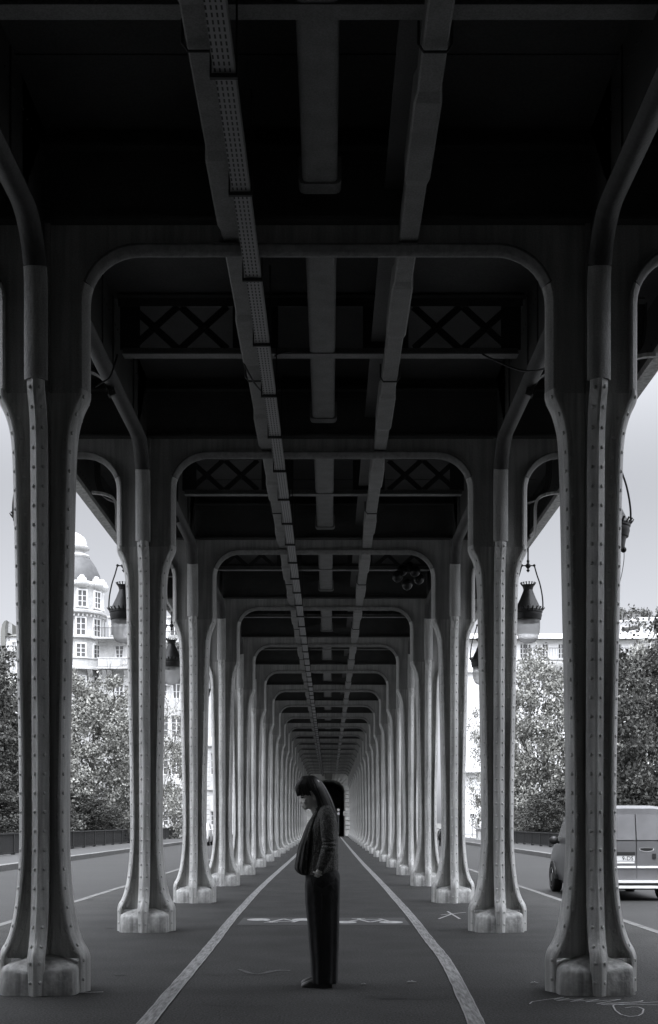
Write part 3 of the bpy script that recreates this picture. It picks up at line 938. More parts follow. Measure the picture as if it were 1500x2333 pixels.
for sx in (-1, 1):
    proto = None
    for i in range(0, 4):
        side = 'left' if sx < 0 else 'right'
        if sx == 1 and i == 0:
            o = make_lantern(False, sx)
            lab = 'black lantern with no glass and a dangling wire, beside the right front column'
        else:
            o = make_lantern(True, sx) if proto is None else copy_tree(proto)
            proto = proto or o
            lab = {0: 'black lantern almost hidden behind the left front column', 1: 'black lantern with a large glass globe behind the second %s column' % side,
                   2: 'smaller black glass lantern seen between the second and third %s columns' % side, 3: 'far black lantern behind the fourth %s column' % side}[i]
        o.location = (XA + (-2.83 if sx < 0 else (2.86 if i == 0 else 2.91)), Y0 + STEP * (i + .5), -.06 if i == 0 and sx > 0 else 0)
        o['label'] = lab

# ------------------------------------------------------------------ bridge railings
def railing(x, z0, z1, y0, y1, label):
    root = thing('bridge_railing', label, 'railing', (x, 0, 0), 0, 'railings along the outer pavements')
    b = MB(); b.box(-.05, .05, y0, y1, z1 - .05, z1); b.build('top_rail', 'rail', root)
    b = MB(); b.box(-.04, .04, y0, y1, z0 + .06, z0 + .10); b.build('bottom_rail', 'rail', root)
    b = MB(); y = y0 + .05
    while y < y1: b.box(-.018, .018, y, y + .036, z0 + .10, z1 - .05); y += .105
    b.build('bars', 'rail', root)
    y = y0
    while y < y1:
        p = MB(); p.box(-.06, .06, y - .05, y + .05, z0, z1 + .012); p.box(-.075, .075, y - .065, y + .065, z0 - .0, z0 + .12)
        p.build('post', 'rail', root); y += 2.9
    return root
railing(-12.5, WALKZ, .89, 30, 105.5, 'dark iron railing of close upright bars along the left pavement')
railing(11.38, WALKZ, .78, 25, 93, 'dark iron railing of close upright bars along the right pavement')
for (x, y, z, lab) in ((-12.6, 106.4, .98, 'pale stone pier at the end of the left railing'), (11.4, 94.0, .9, 'pale stone pier at the end of the right railing')):
    b = MB(); b.box(-.5, .5, -.6, .6, 0, z - .12); b.box(-.58, .58, -.68, .68, z - .12, z); b.box(-.56, .56, -.66, .66, 0, .12)
    o = b.build('stone_pier', 'facade'); o.location = (x, y, WALKZ); tag(o, lab, 'pier', 'piers ending the railings')

# ------------------------------------------------------------------ stone portals
def portal(Y, depth, label, ww=2.9, top=9.0, sgn=1):
    root = thing('stone_portal', label, 'stone portal', (XA, Y, 0))
    hw, zsp, ry = 1.5, 4.27, 1.05
    r = random.Random(int(Y))
    mb = MB()
    # courses either side of the arch, each block slightly proud
    def blocks(z0, z1, x0, x1, step, proud, mbx):
        for s_ in (-1, 1):
            x = x0
            while x < x1 - .05:
                xx = min(x + step * r.uniform(.85, 1.15), x1)
                if x1 - xx < .25: xx = x1
                pz = proud + r.uniform(-.015, .02); bv = .03
                A, B = s_ * (x + .03), s_ * (xx - .03); a, b = min(A, B), max(A, B)
                f = 0 if sgn > 0 else depth
                y0 = f - sgn * pz; y1 = f + sgn * .2
                z0_, z1_ = z0 + .02, z1 - .02
                mbx.rings([[(a, y1, z0 + .034), (b, y1, z0 + .034), (b, y1, z1 - .034), (a, y1, z1 - .034)],
                           [(a, y0 + sgn * bv, z0 + .034), (b, y0 + sgn * bv, z0 + .034), (b, y0 + sgn * bv, z1 - .034), (a, y0 + sgn * bv, z1 - .034)],
                           [(a + bv, y0, z0 + .034 + bv), (b - bv, y0, z0 + .034 + bv), (b - bv, y0, z1 - .034 - bv), (a + bv, y0, z1 - .034 - bv)]])
                x = xx
    z = .62
    blocks(0, .60, hw, ww, .8, .15, mb)
    while z < 1.9: blocks(z, min(z + .40, 1.92), hw, ww, .75, .17, mb); z += .42
    z = 2.34
    while z < zsp - .05: blocks(z, z + .385, hw, ww, .8, .13, mb); z += .385
    zt = z
    mb.build('block_courses', 'stone', root)
    # backing walls
    bk = MB(); bk.box(-ww, -hw, .06, depth - .06, 0, top); bk.box(hw, ww, .06, depth - .06, 0, top); bk.box(-hw, hw, .06, depth - .06, zsp + ry + .02, top)
    bk.build('wall', 'stone', root)
    im = MB()
    f = 0 if sgn > 0 else depth
    for s_ in (-1, 1):
        a, b = sorted((s_ * (hw - .12), s_ * ww)); y0, y1 = sorted((f - sgn * .26, f + sgn * .2))
        im.box(a, b, y0, y1, 2.16, 2.33); y0, y1 = sorted((f - sgn * .20, f + sgn * .2)); im.box(a + (.05 if s_ < 0 else -.0), b, y0, y1, 1.95, 2.158)
    im.build('impost', 'stone', root)
    # voussoirs
    vo = MB(); n = 15
    def outer(a):
        # rays from the arch centre to a stepped rectangle
        dx, dz = cos(a), sin(a)
        L = min((ww - .02) / max(abs(dx), 1e-3), (top - 2.4 - zsp) / max(dz, 1e-3), 2.6)
        return (dx * L, zsp + dz * L)
    for j in range(n):
        if j == n // 2: continue
        a0 = pi * j / n + .017; a1 = pi * (j + 1) / n - .017
        I = [(hw * cos(a), zsp + ry * sin(a)) for a in (a0, (a0 + a1) / 2, a1)]
        O = [outer(a1), outer(a0)]
        poly = I + O
        y0, y1 = sorted((f - sgn * (.14 + r.uniform(0, .05)), f + sgn * .25))
        vo.prism(poly, 'y', y0, y1)
    vo.build('voussoirs', 'stone', root)
    ks = MB(); y0, y1 = sorted((f - sgn * .45, f + sgn * .2))
    ks.prism([(-.34, zsp + ry - .02), (.34, zsp + ry - .02), (.62, top - 2.2), (-.62, top - 2.2)], 'y', y0, y1)
    ks.build('keystone', 'gable', root)
    so = MB()
    P = [(hw * cos(pi * j / 20), zsp + ry * sin(pi * j / 20)) for j in range(21)]
    so.rings([[(x, .05, z) for x, z in P], [(x, depth - .05, z) for x, z in P]], closed=False)
    so.rings([[(x, .05, z + .04) for x, z in P], [(x, depth - .05, z + .04) for x, z in P]], closed=False)
    if sgn > 0: so.box(-ww, ww, depth - .05, depth, -.6, top)
    so.build('vault', 'stone', root)
    return root
portal(118.0, 26.0, 'rusticated stone portal with a dark round arched tunnel closing the far end', top=12)
portal(-20.0, 12.4, 'rusticated stone portal added behind the camera to block light, out of view', top=12, sgn=-1)  # unseen, added to stop light coming from behind the camera

# traffic sign post near the tunnel
root = thing('sign_post', 'thin post with two small white discs in front of the dark tunnel mouth', 'sign', (.70, 100.0, 0))
b = MB(); b.tube([(0, 0, 0), (0, 0, 2.36)], .026, 8); b.build('pole', 'kerb', root)
for z in (2.30, 2.0):
    b = MB(); b.rings([[(.11 * cos(2 * pi * j / 14), yy, z + .11 * sin(2 * pi * j / 14)) for j in range(14)] for yy in (-.06, -.042)]); b.build('disc', 'white', root)

# ------------------------------------------------------------------ trees
def leaf_cloud(seed, n_clumps, per, size, rx, rz, zc, full=0.0):
    r = random.Random(seed); mb = MB()
    for c in range(n_clumps):
        d = Vector((r.gauss(0, 1), r.gauss(0, 1), r.gauss(0, 1))).normalized()
        q = r.uniform(.25, 1.0) ** .5
        p = Vector((d.x * rx * q, d.y * rx * q, d.z * rz * q))
        if full > 0:
            t = r.uniform(-1, 1) if r.random() < .75 else r.uniform(-1, -.3); rr = rx * (1 - (max(0, t) ** 2.2)) ** .5 * (1 - .22 * max(0, -t)) * r.uniform(.35, 1) ** .5; a = r.uniform(0, 6.283)
            p = Vector((rr * cos(a), rr * sin(a), t * rz))
        wob = 1 + .18 * sin(3 * math.atan2(d.y, d.x) + seed) + .12 * sin(5 * d.z + seed * 2)
        p *= wob
        cr = r.uniform(.28, .62) * rx / 3.2
        for i in range(per):
            o = Vector((r.gauss(0, 1), r.gauss(0, 1), r.gauss(0, .8))) * cr * .6
            c_ = p + o + Vector((0, 0, zc))
            s_ = size * r.uniform(.6, 1.35)
            nn = Vector((r.gauss(0, 1), r.gauss(0, 1), r.gauss(.5, .8))).normalized()
            u = nn.orthogonal().normalized(); u.rotate(Matrix.Rotation(r.uniform(0, 6.28), 3, nn)); w = nn.cross(u)
            a = c_ - u * s_ * .5; b = c_ + w * s_ * .34 + nn * s_ * .08; e = c_ + u * s_ * .55; f = c_ - w * s_ * .34 + nn * s_ * .08
            mb.add([a, b, e, f], [(0, 1, 2, 3)])
    return mb
def limbs(seed, h, rx):
    r = random.Random(seed); mb = MB()
    mb.tube([(0, 0, 0), (.05, 0, h * .2), (-.04, .05, h * .42), (0.02, 0, h * .7), (.05, .02, h * .9)], [.20, .16, .12, .07, .02], 8)
    def grow(p, d, L, rad, lev):
        pts = [p]; dd = d.copy(); n = 4
        for i in range(n):
            dd = (dd + Vector((r.gauss(0, .16), r.gauss(0, .16), r.gauss(.05, .1)))).normalized()
            pts.append(pts[-1] + dd * L / n)
        mb.tube(pts, [rad * (1 - .8 * i / n) for i in range(n + 1)], 5)
        if lev > 0:
            for k in range(3):
                q = pts[r.randint(2, n)]
                nd = (dd + Vector((r.gauss(0, .6), r.gauss(0, .6), r.gauss(.2, .4)))).normalized()
                grow(q, nd, L * .6, rad * .5, lev - 1)
    for k in range(11):
        a = k * 2.4 + r.uniform(-.3, .3); z = h * (.12 + .055 * k)
        grow(Vector((0, 0, z)), Vector((cos(a), sin(a), .75)).normalized(), rx * r.uniform(.75, 1.0), .07, 2)
    return mb
TREES = []
def tree_proto(seed, h, rx, m, n_clumps=150, per=60, size=.21):
    zc = h / 2 + .25; rz = h / 2 - .1
    return (limbs(seed, h, rx), leaf_cloud(seed, n_clumps, per, size, rx, rz, zc, 1.0), m)
protos = {}
def tree(x, y, h, rx, rot, variant, m, label):
    key = (variant, m)
    if key not in protos:
        lm, lv, _ = tree_proto(11 + variant * 7, 9.0, 3.4, m, *( (380, 105, .175) if variant != 2 else (220, 85, .165)))
        root = thing('quay_tree', label, 'tree', (0, 0, 0), 0, 'trees beyond the railings')
        lm.build('trunk', 'bark', root); lv.build('crown', m, root, recalc=False)
        protos[key] = root; o = root
    else:
        o = copy_tree(protos[key])
    o.location = (x, y, -.5); o.rotation_euler = (0, 0, rot); o.scale = (rx / 3.4, rx / 3.4, h / 9.0)
    o['label'] = label
    return o
tree(-15.6, 84, 10.2, 3.7, .3, 0, 'leaf', 'bright leafy tree behind the left railing, between the left front and second columns')
tree(-19.0, 76, 9.6, 3.9, 1.4, 1, 'leaf', 'leafy tree behind the left front column, its right side in view')
tree(-14.2, 101, 11.6, 3.3, 2.1, 2, 'leaf', 'leafy tree seen in the narrow gap right of the second left column')
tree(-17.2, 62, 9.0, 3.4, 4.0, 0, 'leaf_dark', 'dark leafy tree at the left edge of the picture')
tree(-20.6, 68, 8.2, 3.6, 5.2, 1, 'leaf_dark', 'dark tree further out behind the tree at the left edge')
tree(14.6, 86, 11.6, 3.6, .9, 1, 'leaf', 'bright leafy tree behind the right railing, between the front and second right columns')
tree(18.2, 80, 11.4, 3.6, 3.3, 0, 'leaf', 'leafy tree behind the right front column, left of the van')
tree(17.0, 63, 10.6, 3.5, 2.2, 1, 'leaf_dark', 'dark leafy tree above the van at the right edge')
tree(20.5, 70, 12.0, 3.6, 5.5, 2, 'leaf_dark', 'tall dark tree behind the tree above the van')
tree(15.1, 110, 12.5, 2.7, 1.2, 2, 'leaf', 'sparse tree beside the pale wall right of the third right column')

def bush(x, y, h, rx, rot, v, label):
    o = copy_tree(protos[(v, 'leaf_dark')]); o.name = 'quay_bush'
    o.location = (x, y, -.5); o.rotation_euler = (0, 0, rot); o.scale = (rx / 3.4, rx / 3.4, h / 9.0)
    o['label'] = label; o['category'] = 'bush'; o['group'] = 'bushes behind the railings'
bush(-15.2, 78, 3.2, 2.6, .4, 0, 'low dark bush behind the left railing right of the left front column')
bush(-16.6, 70, 3.4, 2.6, 1.4, 1, 'low dark bush behind the left railing, mostly hidden by the left front column')
bush(-16.0, 58, 3.6, 2.4, 2.4, 0, 'low dark bush behind the left railing at the left edge')
bush(14.4, 80, 3.6, 2.5, 3.4, 1, 'low dark bush behind the right railing left of the right front column')
bush(16.4, 72, 3.2, 2.5, 4.4, 0, 'low dark bush behind the right railing, hidden by the right front column')
for sx in (-1, 1):  # unseen trees added on both sides to dim the foreground
    for j, (x, y, rr, hh) in enumerate(((8.5, -30, 5.5, 17), (9.8, -21, 6.0, 18), (9.7, -12, 6.0, 17), (9.7, -4, 6.0, 18), (10.2, 1.0, 5.8, 16), (11.4, 8.4, 4.8, 7.5))):
        if sx < 0 and y == 8.4: y, hh = 5.5, 7.0
        tree(sx * x, y, hh, rr, j * 1.3 + sx, j % 2, 'leaf_dark',
             'tall dark tree added beside the %s road to block skylight, outside the picture' % ('left' if sx < 0 else 'right'))
# ------------------------------------------------------------------ buildings
def wall_with_openings(mb, x0, x1, z0, z1, y, ops, depth=.25):
    """front wall facing -y with rectangular openings (xa, xb, za, zb)"""
    xs = sorted({x0, x1, *[v for o in ops for v in o[:2]]}); zs = sorted({z0, z1, *[v for o in ops for v in o[2:4]]})
    for a, b in zip(xs, xs[1:]):
        for c, e in zip(zs, zs[1:]):
            mx_, mz_ = (a + b) / 2, (c + e) / 2
            if any(o[0] < mx_ < o[1] and o[2] < mz_ < o[3] for o in ops): continue
            mb.add([(a, y, c), (b, y, c), (b, y, e), (a, y, e)], [(0, 1, 2, 3)])
    for o in ops:
        a, b, c, e = o[:4]
        mb.add([(a, y, c), (a, y, e), (b, y, e), (b, y, c), (a, y + depth, c), (a, y + depth, e), (b, y + depth, e), (b, y + depth, c)],
               [(0, 1, 5, 4), (1, 2, 6, 5), (2, 3, 7, 6), (3, 0, 4, 7)])
def window(parent, a, b, c, e, y, curtains=False, mull=2):
    f = MB(); t = .07; yy = y + .16
    f.box(a, a + t, yy, yy + .06, c, e); f.box(b - t, b, yy, yy + .06, c, e); f.box(a + t, b - t, yy, yy + .06, e - t, e); f.box(a + t, b - t, yy, yy + .06, c, c + t)
    f.box((a + b) / 2 - .05, (a + b) / 2 + .05, yy - .004, yy + .056, c + t, e - t)
    for k in range(1, mull + 1):
        zz_ = c + (e - c) * k / (mull + 1); f.box(a + t, b - t, yy + .004, yy + .05, zz_ - .025, zz_ + .025)
    w = f.build('window', 'frame', parent)
    p = MB(); p.add([(a, yy + .05, c), (b, yy + .05, c), (b, yy + .05, e), (a, yy + .05, e)], [(0, 1, 2, 3)]); p.build('pane', 'glassdark', w)
    if curtains:
        q = MB()
        for s_, x in ((1, a + t), (-1, b - t)):
            q.add([(x, yy + .035, c), (x + s_ * .22, yy + .035, c), (x + s_ * .05, yy + .035, e), (x, yy + .035, e)], [(0, 1, 2, 3)])
        q.build('curtain', 'frame', w)
    return w
def iron_balcony(parent, x0, x1, z, y, proj=.8, h=.95, name='balcony'):
    b = MB(); b.box(x0, x1, y - proj, y + .02, z - .16, z)
    for x in (x0 + .3, x1 - .3, ): b.prism([(y - proj * .8, z - .16), (y, z - .16), (y, z - .75)], 'x', x - .12, x + .12)
    bal = b.build(name, 'facade', parent)
    g_ = MB(); g_.box(x0, x1, y - proj - .0, y - proj + .04, z + h - .05, z + h)
    x = x0 + .05
    while x < x1: g_.box(x, x + .03, y - proj + .004, y - proj + .03, z + .0, z + h - .05); x += .16
    g_.build('balustrade', 'iron_black', bal)
    return bal

# left apartment building with the domed corner tower (seen between the left columns)
BY = 135.0
root = thing('corner_building', 'pale stone apartment building with a domed corner tower, behind the trees on the left', 'building', (0, BY, 0))
s21 = 2900 / BY
def bx(px): return (px - 751) / s21
def bz(py): return CAMZ - (py - 1874) / s21
ops = []
cols = [bx(272), bx(322), bx(372), bx(402), bx(452), bx(492), bx(545)]
rows = [(bz(1500), bz(1470)), (bz(1592), bz(1542)), (bz(1680), bz(1630)), (bz(1765), bz(1715)), (bz(1880), bz(1848))]
for c in cols:
    for (za, zb) in rows: ops.append((c - .55, c + .55, za, zb))
wl_ = MB(); X0, X1, ZT = bx(226), bx(600), bz(1452)
wall_with_openings(wl_, X0, X1, -.5, ZT, 0, ops); wl_.box(X0, X1, .5, 12, -.5, ZT)
wl_.build('wall', 'facade', root)
for o_ in ops: window(root, o_[0], o_[1], o_[2], o_[3], 0, curtains=o_[2] > 14)
# rustication joints on the ground storeys
def stonework(xa, xb, ztop, m, y0=0.0):
    prof = [(y0 - .001, .05)]; z = .15
    while z < ztop: prof += [(y0 - .02, z), (y0 - .06, z + .02), (y0 - .06, z + .42), (y0 - .02, z + .44)]; z += .50
    prof.append((y0 - .001, z))
    b_ = MB(); b_.prism(prof, 'x', xa, xb); return b_.build('stonework', m, root)
for (xa, xb) in zip([X0] + [c + .62 for c in cols], [c - .62 for c in cols] + [X1]): stonework(xa, xb, bz(1700), 'facade')
cn = MB()
for (zb, p, h) in ((bz(1462), .5, .35), (bz(1528), .35, .22), (bz(1700), .25, .25), (bz(1800), .2, .2)): cn.box(X0, X1, -p, -.002, zb, zb + h)
cn.build('cornice', 'facade', root)
bl = MB(); bl.box(X0, X1, -1.1, -.36, bz(1526), bz(1521)); bl.box(X0, X1, -1.15, -.95, bz(1503), bz(1500.5))
x = X0 + .1
while x < X1:
    k_ = int((x - X0) / 3.0)
    if (x - X0) % 4.5 < 2.2: bl.box(x, x + .34, -1.12, -1.0, bz(1521), bz(1503)); x += .341
    else: bl.lathe([(.05, bz(1521)), (.10, bz(1516)), (.05, bz(1508)), (.06, bz(1503))], 6, (x + .1, -1.06, 0)); x += .24
bl.build('stone_balcony', 'facade', root)
for px in (208, 241, 252, 290, 312, 340, 365, 384, 420, 440, 470):
    xx = bx(px)
    cb = MB(); cb.prism([(-.95, bz(1528)), (-.002, bz(1528)), (-.002, bz(1562)), (-.25, bz(1562)), (-.35, bz(1545))], 'x', xx - .22, xx + .22); cb.build('corbel', 'facade', root)
iron_balcony(root, bx(217), bx(290), bz(1455), -.3, .9, 1.0)
iron_balcony(root, bx(375), bx(425), bz(1463), -.3, .9, 1.0)
rf = MB(); zr0, zr1 = bz(1452), bz(1392)
rf.prism([(.3, zr0), (11.5, zr0), (10, zr1 - 1), (6, zr1), (2.2, zr1 - .6)], 'x', X0 + 1.2, X1)
roof = rf.build('roof', 'zinc', root)
for px in (262, 318, 398, 452, 505):
    d_ = MB(); xx = bx(px); d_.box(xx - .7, xx + .7, .2, 2.0, zr0 + .1, zr0 + 2.1); d_.box(xx - .85, xx + .85, .05, 2.1, zr0 + 2.1, zr0 + 2.28)
    dm = d_.build('dormer', 'facade', root)
    d_ = MB(); d_.box(xx - .42, xx + .42, .17, .195, zr0 + .3, zr0 + 1.95); d_.build('pane', 'glassdark', dm)
    d_ = MB(); d_.box(xx - .035, xx + .035, .13, .168, zr0 + .3, zr0 + 1.95); d_.box(xx - .42, xx + .42, .135, .166, zr0 + 1.2, zr0 + 1.26); d_.build('glazing_bar', 'frame', dm)
for px in (300, 430, 560):
    d_ = MB(); xx = bx(px); d_.box(xx - 1, xx + 1, 5.4, 6.4, zr1 - 1.2, zr1 + 1.6)
    for k_ in range(4): d_.lathe([(.12, zr1 + 1.6), (.10, zr1 + 2.1)], 8, (xx - .75 + .5 * k_, 5.9, 0))
    d_.build('chimney', 'gable', root)
# tower
TX, TY = bx(163), 2.4
def tower_window(ang, w, c, e, rad):
    xx, yy = TX + rad * cos(ang), TY + rad * sin(ang)
    t = Vector((-sin(ang), cos(ang), 0)); n_ = Vector((cos(ang), sin(ang), 0))
    def q(mb, a, b, z0, z1, d0, d1):
        P = []
        for z in (z0, z1):
            for (u_, d__) in ((a, d0), (b, d0), (b, d1), (a, d1)):
                v = Vector((xx, yy, z)) + t * u_ + n_ * d__; P.append(v)
        mb.add(P, [(0, 3, 2, 1), (4, 5, 6, 7), (0, 1, 5, 4), (1, 2, 6, 5), (2, 3, 7, 6), (3, 0, 4, 7)])
    f = MB(); q(f, -w / 2 - .16, -w / 2, c, e + .15, -.1, .10); q(f, w / 2, w / 2 + .16, c, e + .15, -.1, .10); q(f, -w / 2, w / 2, e, e + .15, -.1, .10); q(f, -w / 2 - .25, w / 2 + .25, c - .12, c - .002, -.1, .16)
    q(f, -.05, .05, c, e, -.05, .06)
    for k_ in (1, 2): q(f, -w / 2, w / 2, c + (e - c) * k_ / 3 - .03, c + (e - c) * k_ / 3 + .03, -.05, .055)
    fo = f.build('window', 'frame', root)
    p = MB(); q(p, -w / 2, w / 2, c, e, -.06, .045); p.build('pane', 'glassdark', fo)
tw = MB(); tw.lathe([(2.95, -.5), (2.95, bz(1402)), (3.05, bz(1400)), (3.40, bz(1396)), (3.42, bz(1391)), (3.2, bz(1389)), (2.9, bz(1388)), (2.9, bz(1338)), (3.1, bz(1335)), (3.1, bz(1331)), (2.75, bz(1329))], 40, (TX, TY, 0))
for j in range(44):
    a = 2 * pi * j / 44; tw.box(TX + 3.22 * cos(a) - .07, TX + 3.22 * cos(a) + .07, TY + 3.22 * sin(a) - .07, TY + 3.22 * sin(a) + .07, bz(1405), bz(1400))
tw.build('tower', 'facade', root, smooth=40)
dm = MB(); dm.lathe([(2.75, bz(1330)), (2.72, bz(1318)), (2.55, bz(1300)), (2.2, bz(1283)), (1.8, bz(1270)), (1.5, bz(1261))], 32, (TX, TY, 0)); dome = dm.build('dome', 'slate', root, smooth=60)
dl = MB(); dl.lathe([(1.55, bz(1262)), (1.6, bz(1258)), (1.35, bz(1254)), (1.0, bz(1250)), (.95, bz(1244)), (1.45, bz(1241)), (1.5, bz(1237)), (1.2, bz(1233)), (1.15, bz(1222)), (.95, bz(1214)), (.6, bz(1208)), (.1, bz(1202))], 24, (TX, TY, 0)); dl.build('lantern_top', 'facade', dome, smooth=50)
for ang in (-2.35, -1.75, -1.15, -.50, .1):
    d_ = MB(); rr = 2.8; xx, yy = TX + rr * cos(ang), TY + rr * sin(ang)
    for (rr_, z, h) in ((.75, bz(1333), .55), (.55, bz(1325), .6), (.32, bz(1317), .45)): d_.ball((xx, yy, z + h * .3), rr_, 10, 6, (1, 1, .7))
    for s_ in (-1, 1): d_.ball((xx - s_ * sin(ang) * .7, yy + s_ * cos(ang) * .7, bz(1330)), .35, 8, 6)
    d_.build('carved_pediment', 'facade', root, smooth=60)
    tower_window(ang, .85, bz(1382), bz(1346), 2.92)
    tower_window(ang - .05, .9, bz(1447), bz(1409), 2.97)
    tower_window(ang - .05, .9, bz(1497), bz(1468), 2.97)
    tower_window(ang - .05, .95, bz(1590), bz(1542), 2.97)
rb = MB(); rb.lathe([(2.9, bz(1450)), (3.25, bz(1450)), (3.25, bz(1453)), (2.9, bz(1455))], 36, (TX, TY, 0), cap=False)
rb.lathe([(2.9, bz(1526)), (3.7, bz(1526)), (3.7, bz(1521)), (3.62, bz(1520)), (3.62, bz(1503)), (3.72, bz(1502)), (3.72, bz(1500)), (3.55, bz(1500)), (3.5, bz(1520)), (2.9, bz(1521))], 36, (TX, TY, 0), cap=False)
rb.build('tower_balcony', 'facade', root, smooth=40)

# far left house with dark gable and chimney
HY = 120.0; sH = 2900 / HY
def hx(px): return (px - 751) / sH
def hz(py): return CAMZ - (py - 1874) / sH
root = thing('gabled_house', 'pale house with a dark blank gable and tall chimney at the left edge', 'house', (0, HY, 0))
g_ = MB(); g_.prism([(hx(3), -.5), (hx(14), -.5), (hx(14), hz(1432)), (hx(17), hz(1414)), (hx(12), hz(1416)), (hx(7), hz(1424)), (hx(4), hz(1440))], 'y', -.3, 8); gab = g_.build('gable', 'gable', root)
c_ = MB(); c_.box(hx(15), hx(18.5), .5, 1.6, hz(1440), hz(1415)); c_.box(hx(14.6), hx(19), .4, 1.7, hz(1415), hz(1413)); c_.build('chimney', 'facade', root)
ops = [(hx(28), hx(36.5), hz(1482), hz(1462)), (hx(44), hx(52), hz(1482), hz(1462)), (hx(19.5), hx(22.5), hz(1462), hz(1452)), (hx(28), hx(36), hz(1540), hz(1515)), (hx(44), hx(52), hz(1540), hz(1515))]
w_ = MB(); wall_with_openings(w_, hx(14.1), hx(96), -.5, hz(1451), 0, ops); w_.box(hx(14.1), hx(96), .5, 8, -.5, hz(1451)); w_.build('wall', 'facade2', root)
for o_ in ops: window(root, *o_, 0, mull=1)
iron_balcony(root, hx(19), hx(60), hz(1482), -.02, .6, .35)
r_ = MB(); r_.prism([(-.2, hz(1450)), (8, hz(1450)), (6, hz(1434)), (3, hz(1434))], 'x', hx(14.2), hx(96)); r_.build('roof', 'gable', root)
root = thing('far_house', 'grey house front at the extreme left edge beyond the dark gable', 'house', (0, HY + 4, 0))
w_ = MB(); ops = [(hx(-12), hx(-6), hz(1515), hz(1480)), (hx(-4), hx(2.2), hz(1515), hz(1480)), (hx(-4), hx(2.2), hz(1550), hz(1525))]
wall_with_openings(w_, hx(-60), hx(6), -.5, hz(1462), 0, ops); w_.box(hx(-60), hx(6), .5, 6, -.5, hz(1462)); w_.build('wall', 'facade', root)
for o_ in ops: window(root, *o_, 0, mull=1)
r_ = MB(); r_.box(hx(-60), hx(6.5), -.4, 6.2, hz(1462), hz(1458)); r_.build('roof', 'slate', root)

# right white buildings
RY = 130.0; sR = 2900 / RY
def rx_(px): return (px - 751) / sR
def rz_(py): return CAMZ - (py - 1874) / sR
root = thing('white_building', 'long white building with roof terraces and balconies behind the trees on the right', 'building', (0, RY, 0))
ops = []
for px in (1076, 1112, 1148, 1192, 1204, 1243, 1279, 1330, 1370, 1410, 1450, 1490, 1530):
    if px > 1180: ops.append((rx_(px) - .3, rx_(px) + .3, rz_(1500), rz_(1466)))
    if px > 1195:
        for (za, zb) in ((1570, 1535), (1650, 1610), (1735, 1690)): ops.append((rx_(px) - .45, rx_(px) + .45, rz_(za), rz_(zb)))
w_ = MB(); A, B, ZT = rx_(1050), rx_(1640), rz_(1458)
wall_with_openings(w_, A, B, -.5, ZT, 0, ops); w_.box(A, B, .5, 14, -.5, ZT); w_.build('wall', 'facade2', root)
for o_ in ops: window(root, *o_, 0, mull=2)
e_ = MB(); e_.box(A - .3, B + .3, -.7, -.002, rz_(1457), rz_(1454)); e_.box(A - .2, B + .2, -.6, -.004, rz_(1760), rz_(1757)); e_.box(A - .2, B + .2, -.3, -.004, rz_(1532), rz_(1528)); e_.build('cornice', 'facade2', root)
dk = MB(); dk.box(A - .3, B + .3, -.62, -.05, rz_(1458.5), rz_(1457.2)); dk.build('gutter', 'gable', root)
r_ = MB(); r_.prism([(-.5, rz_(1454)), (14, rz_(1454)), (11, rz_(1437)), (2.0, rz_(1437))], 'x', A, B); r_.build('roof', 'facade2', root)
stonework(A, rx_(1200), rz_(1755), 'facade2')
iron_balcony(root, rx_(1185), rx_(1640), rz_(1503), -.31, 1.0, 1.05)
# penthouse with terrace planting
ph = MB(); ops2 = [(rx_(1455.5), rx_(1463), 0, 0)]
PX0, PX1 = rx_(1424), rx_(1600)
wins = [(rx_(1456), rx_(1463), rz_(1432.5), rz_(1417)), (rx_(1476), rx_(1484), rz_(1436), rz_(1417)), (rx_(1505), rx_(1514), rz_(1436), rz_(1417))]
wall_with_openings(ph, PX0, PX1, rz_(1452), rz_(1409), 2.0, wins); ph.box(PX0, PX1, 2.5, 9, rz_(1452), rz_(1409)); pent = ph.build('penthouse', 'facade2', root)
for o_ in wins: window(pent, *o_, 2.0, mull=1)
pc = MB(); pc.box(rx_(1447), PX1 + .3, 1.4, 9.3, rz_(1408.9), rz_(1401)); pc.box(PX0 - .2, rx_(1447) - .01, 1.6, 9.3, rz_(1408.9), rz_(1407)); pc.build('parapet', 'facade2', root)
hd = MB(); r = random.Random(8)
for k_ in range(9):
    t = k_ / 8; hd.ball((rx_(1427 + 29 * t), 1.0, rz_(1431 - 5 * t)), .3, 8, 6, (1, .8, .7))
hd.build('hedge', 'leaf_dark', root)
tb = leaf_cloud(77, 60, 40, .22, 2.2, .75, 0); sh = MB(); sh.v = [(rx_(1466) + v[0] * 1.0, 5 + v[1], rz_(1389) + v[2]) for v in tb.v]; sh.f = tb.f; sh.build('terrace_shrub', 'leaf_dark', root, recalc=False)
tb = leaf_cloud(78, 50, 40, .22, 1.8, .6, 0); sh = MB(); sh.v = [(rx_(1496) + v[0] * 1.1, 5 + v[1], rz_(1392) + v[2]) for v in tb.v]; sh.f = tb.f; sh.build('terrace_shrub', 'leaf_dark', root, recalc=False)
fc = MB(); fc.box(rx_(1450), rx_(1469), 1.6, 1.66, rz_(1400), rz_(1392)); fc.box(rx_(1426), rx_(1442), 1.8, 1.86, rz_(1407), rz_(1398))
for px in (1427, 1431, 1436, 1488, 1494): fc.box(rx_(px), rx_(px) + .08, 1.85, 1.93, rz_(1407), rz_(1384))
fc.build('terrace_screen', 'kerb', root)
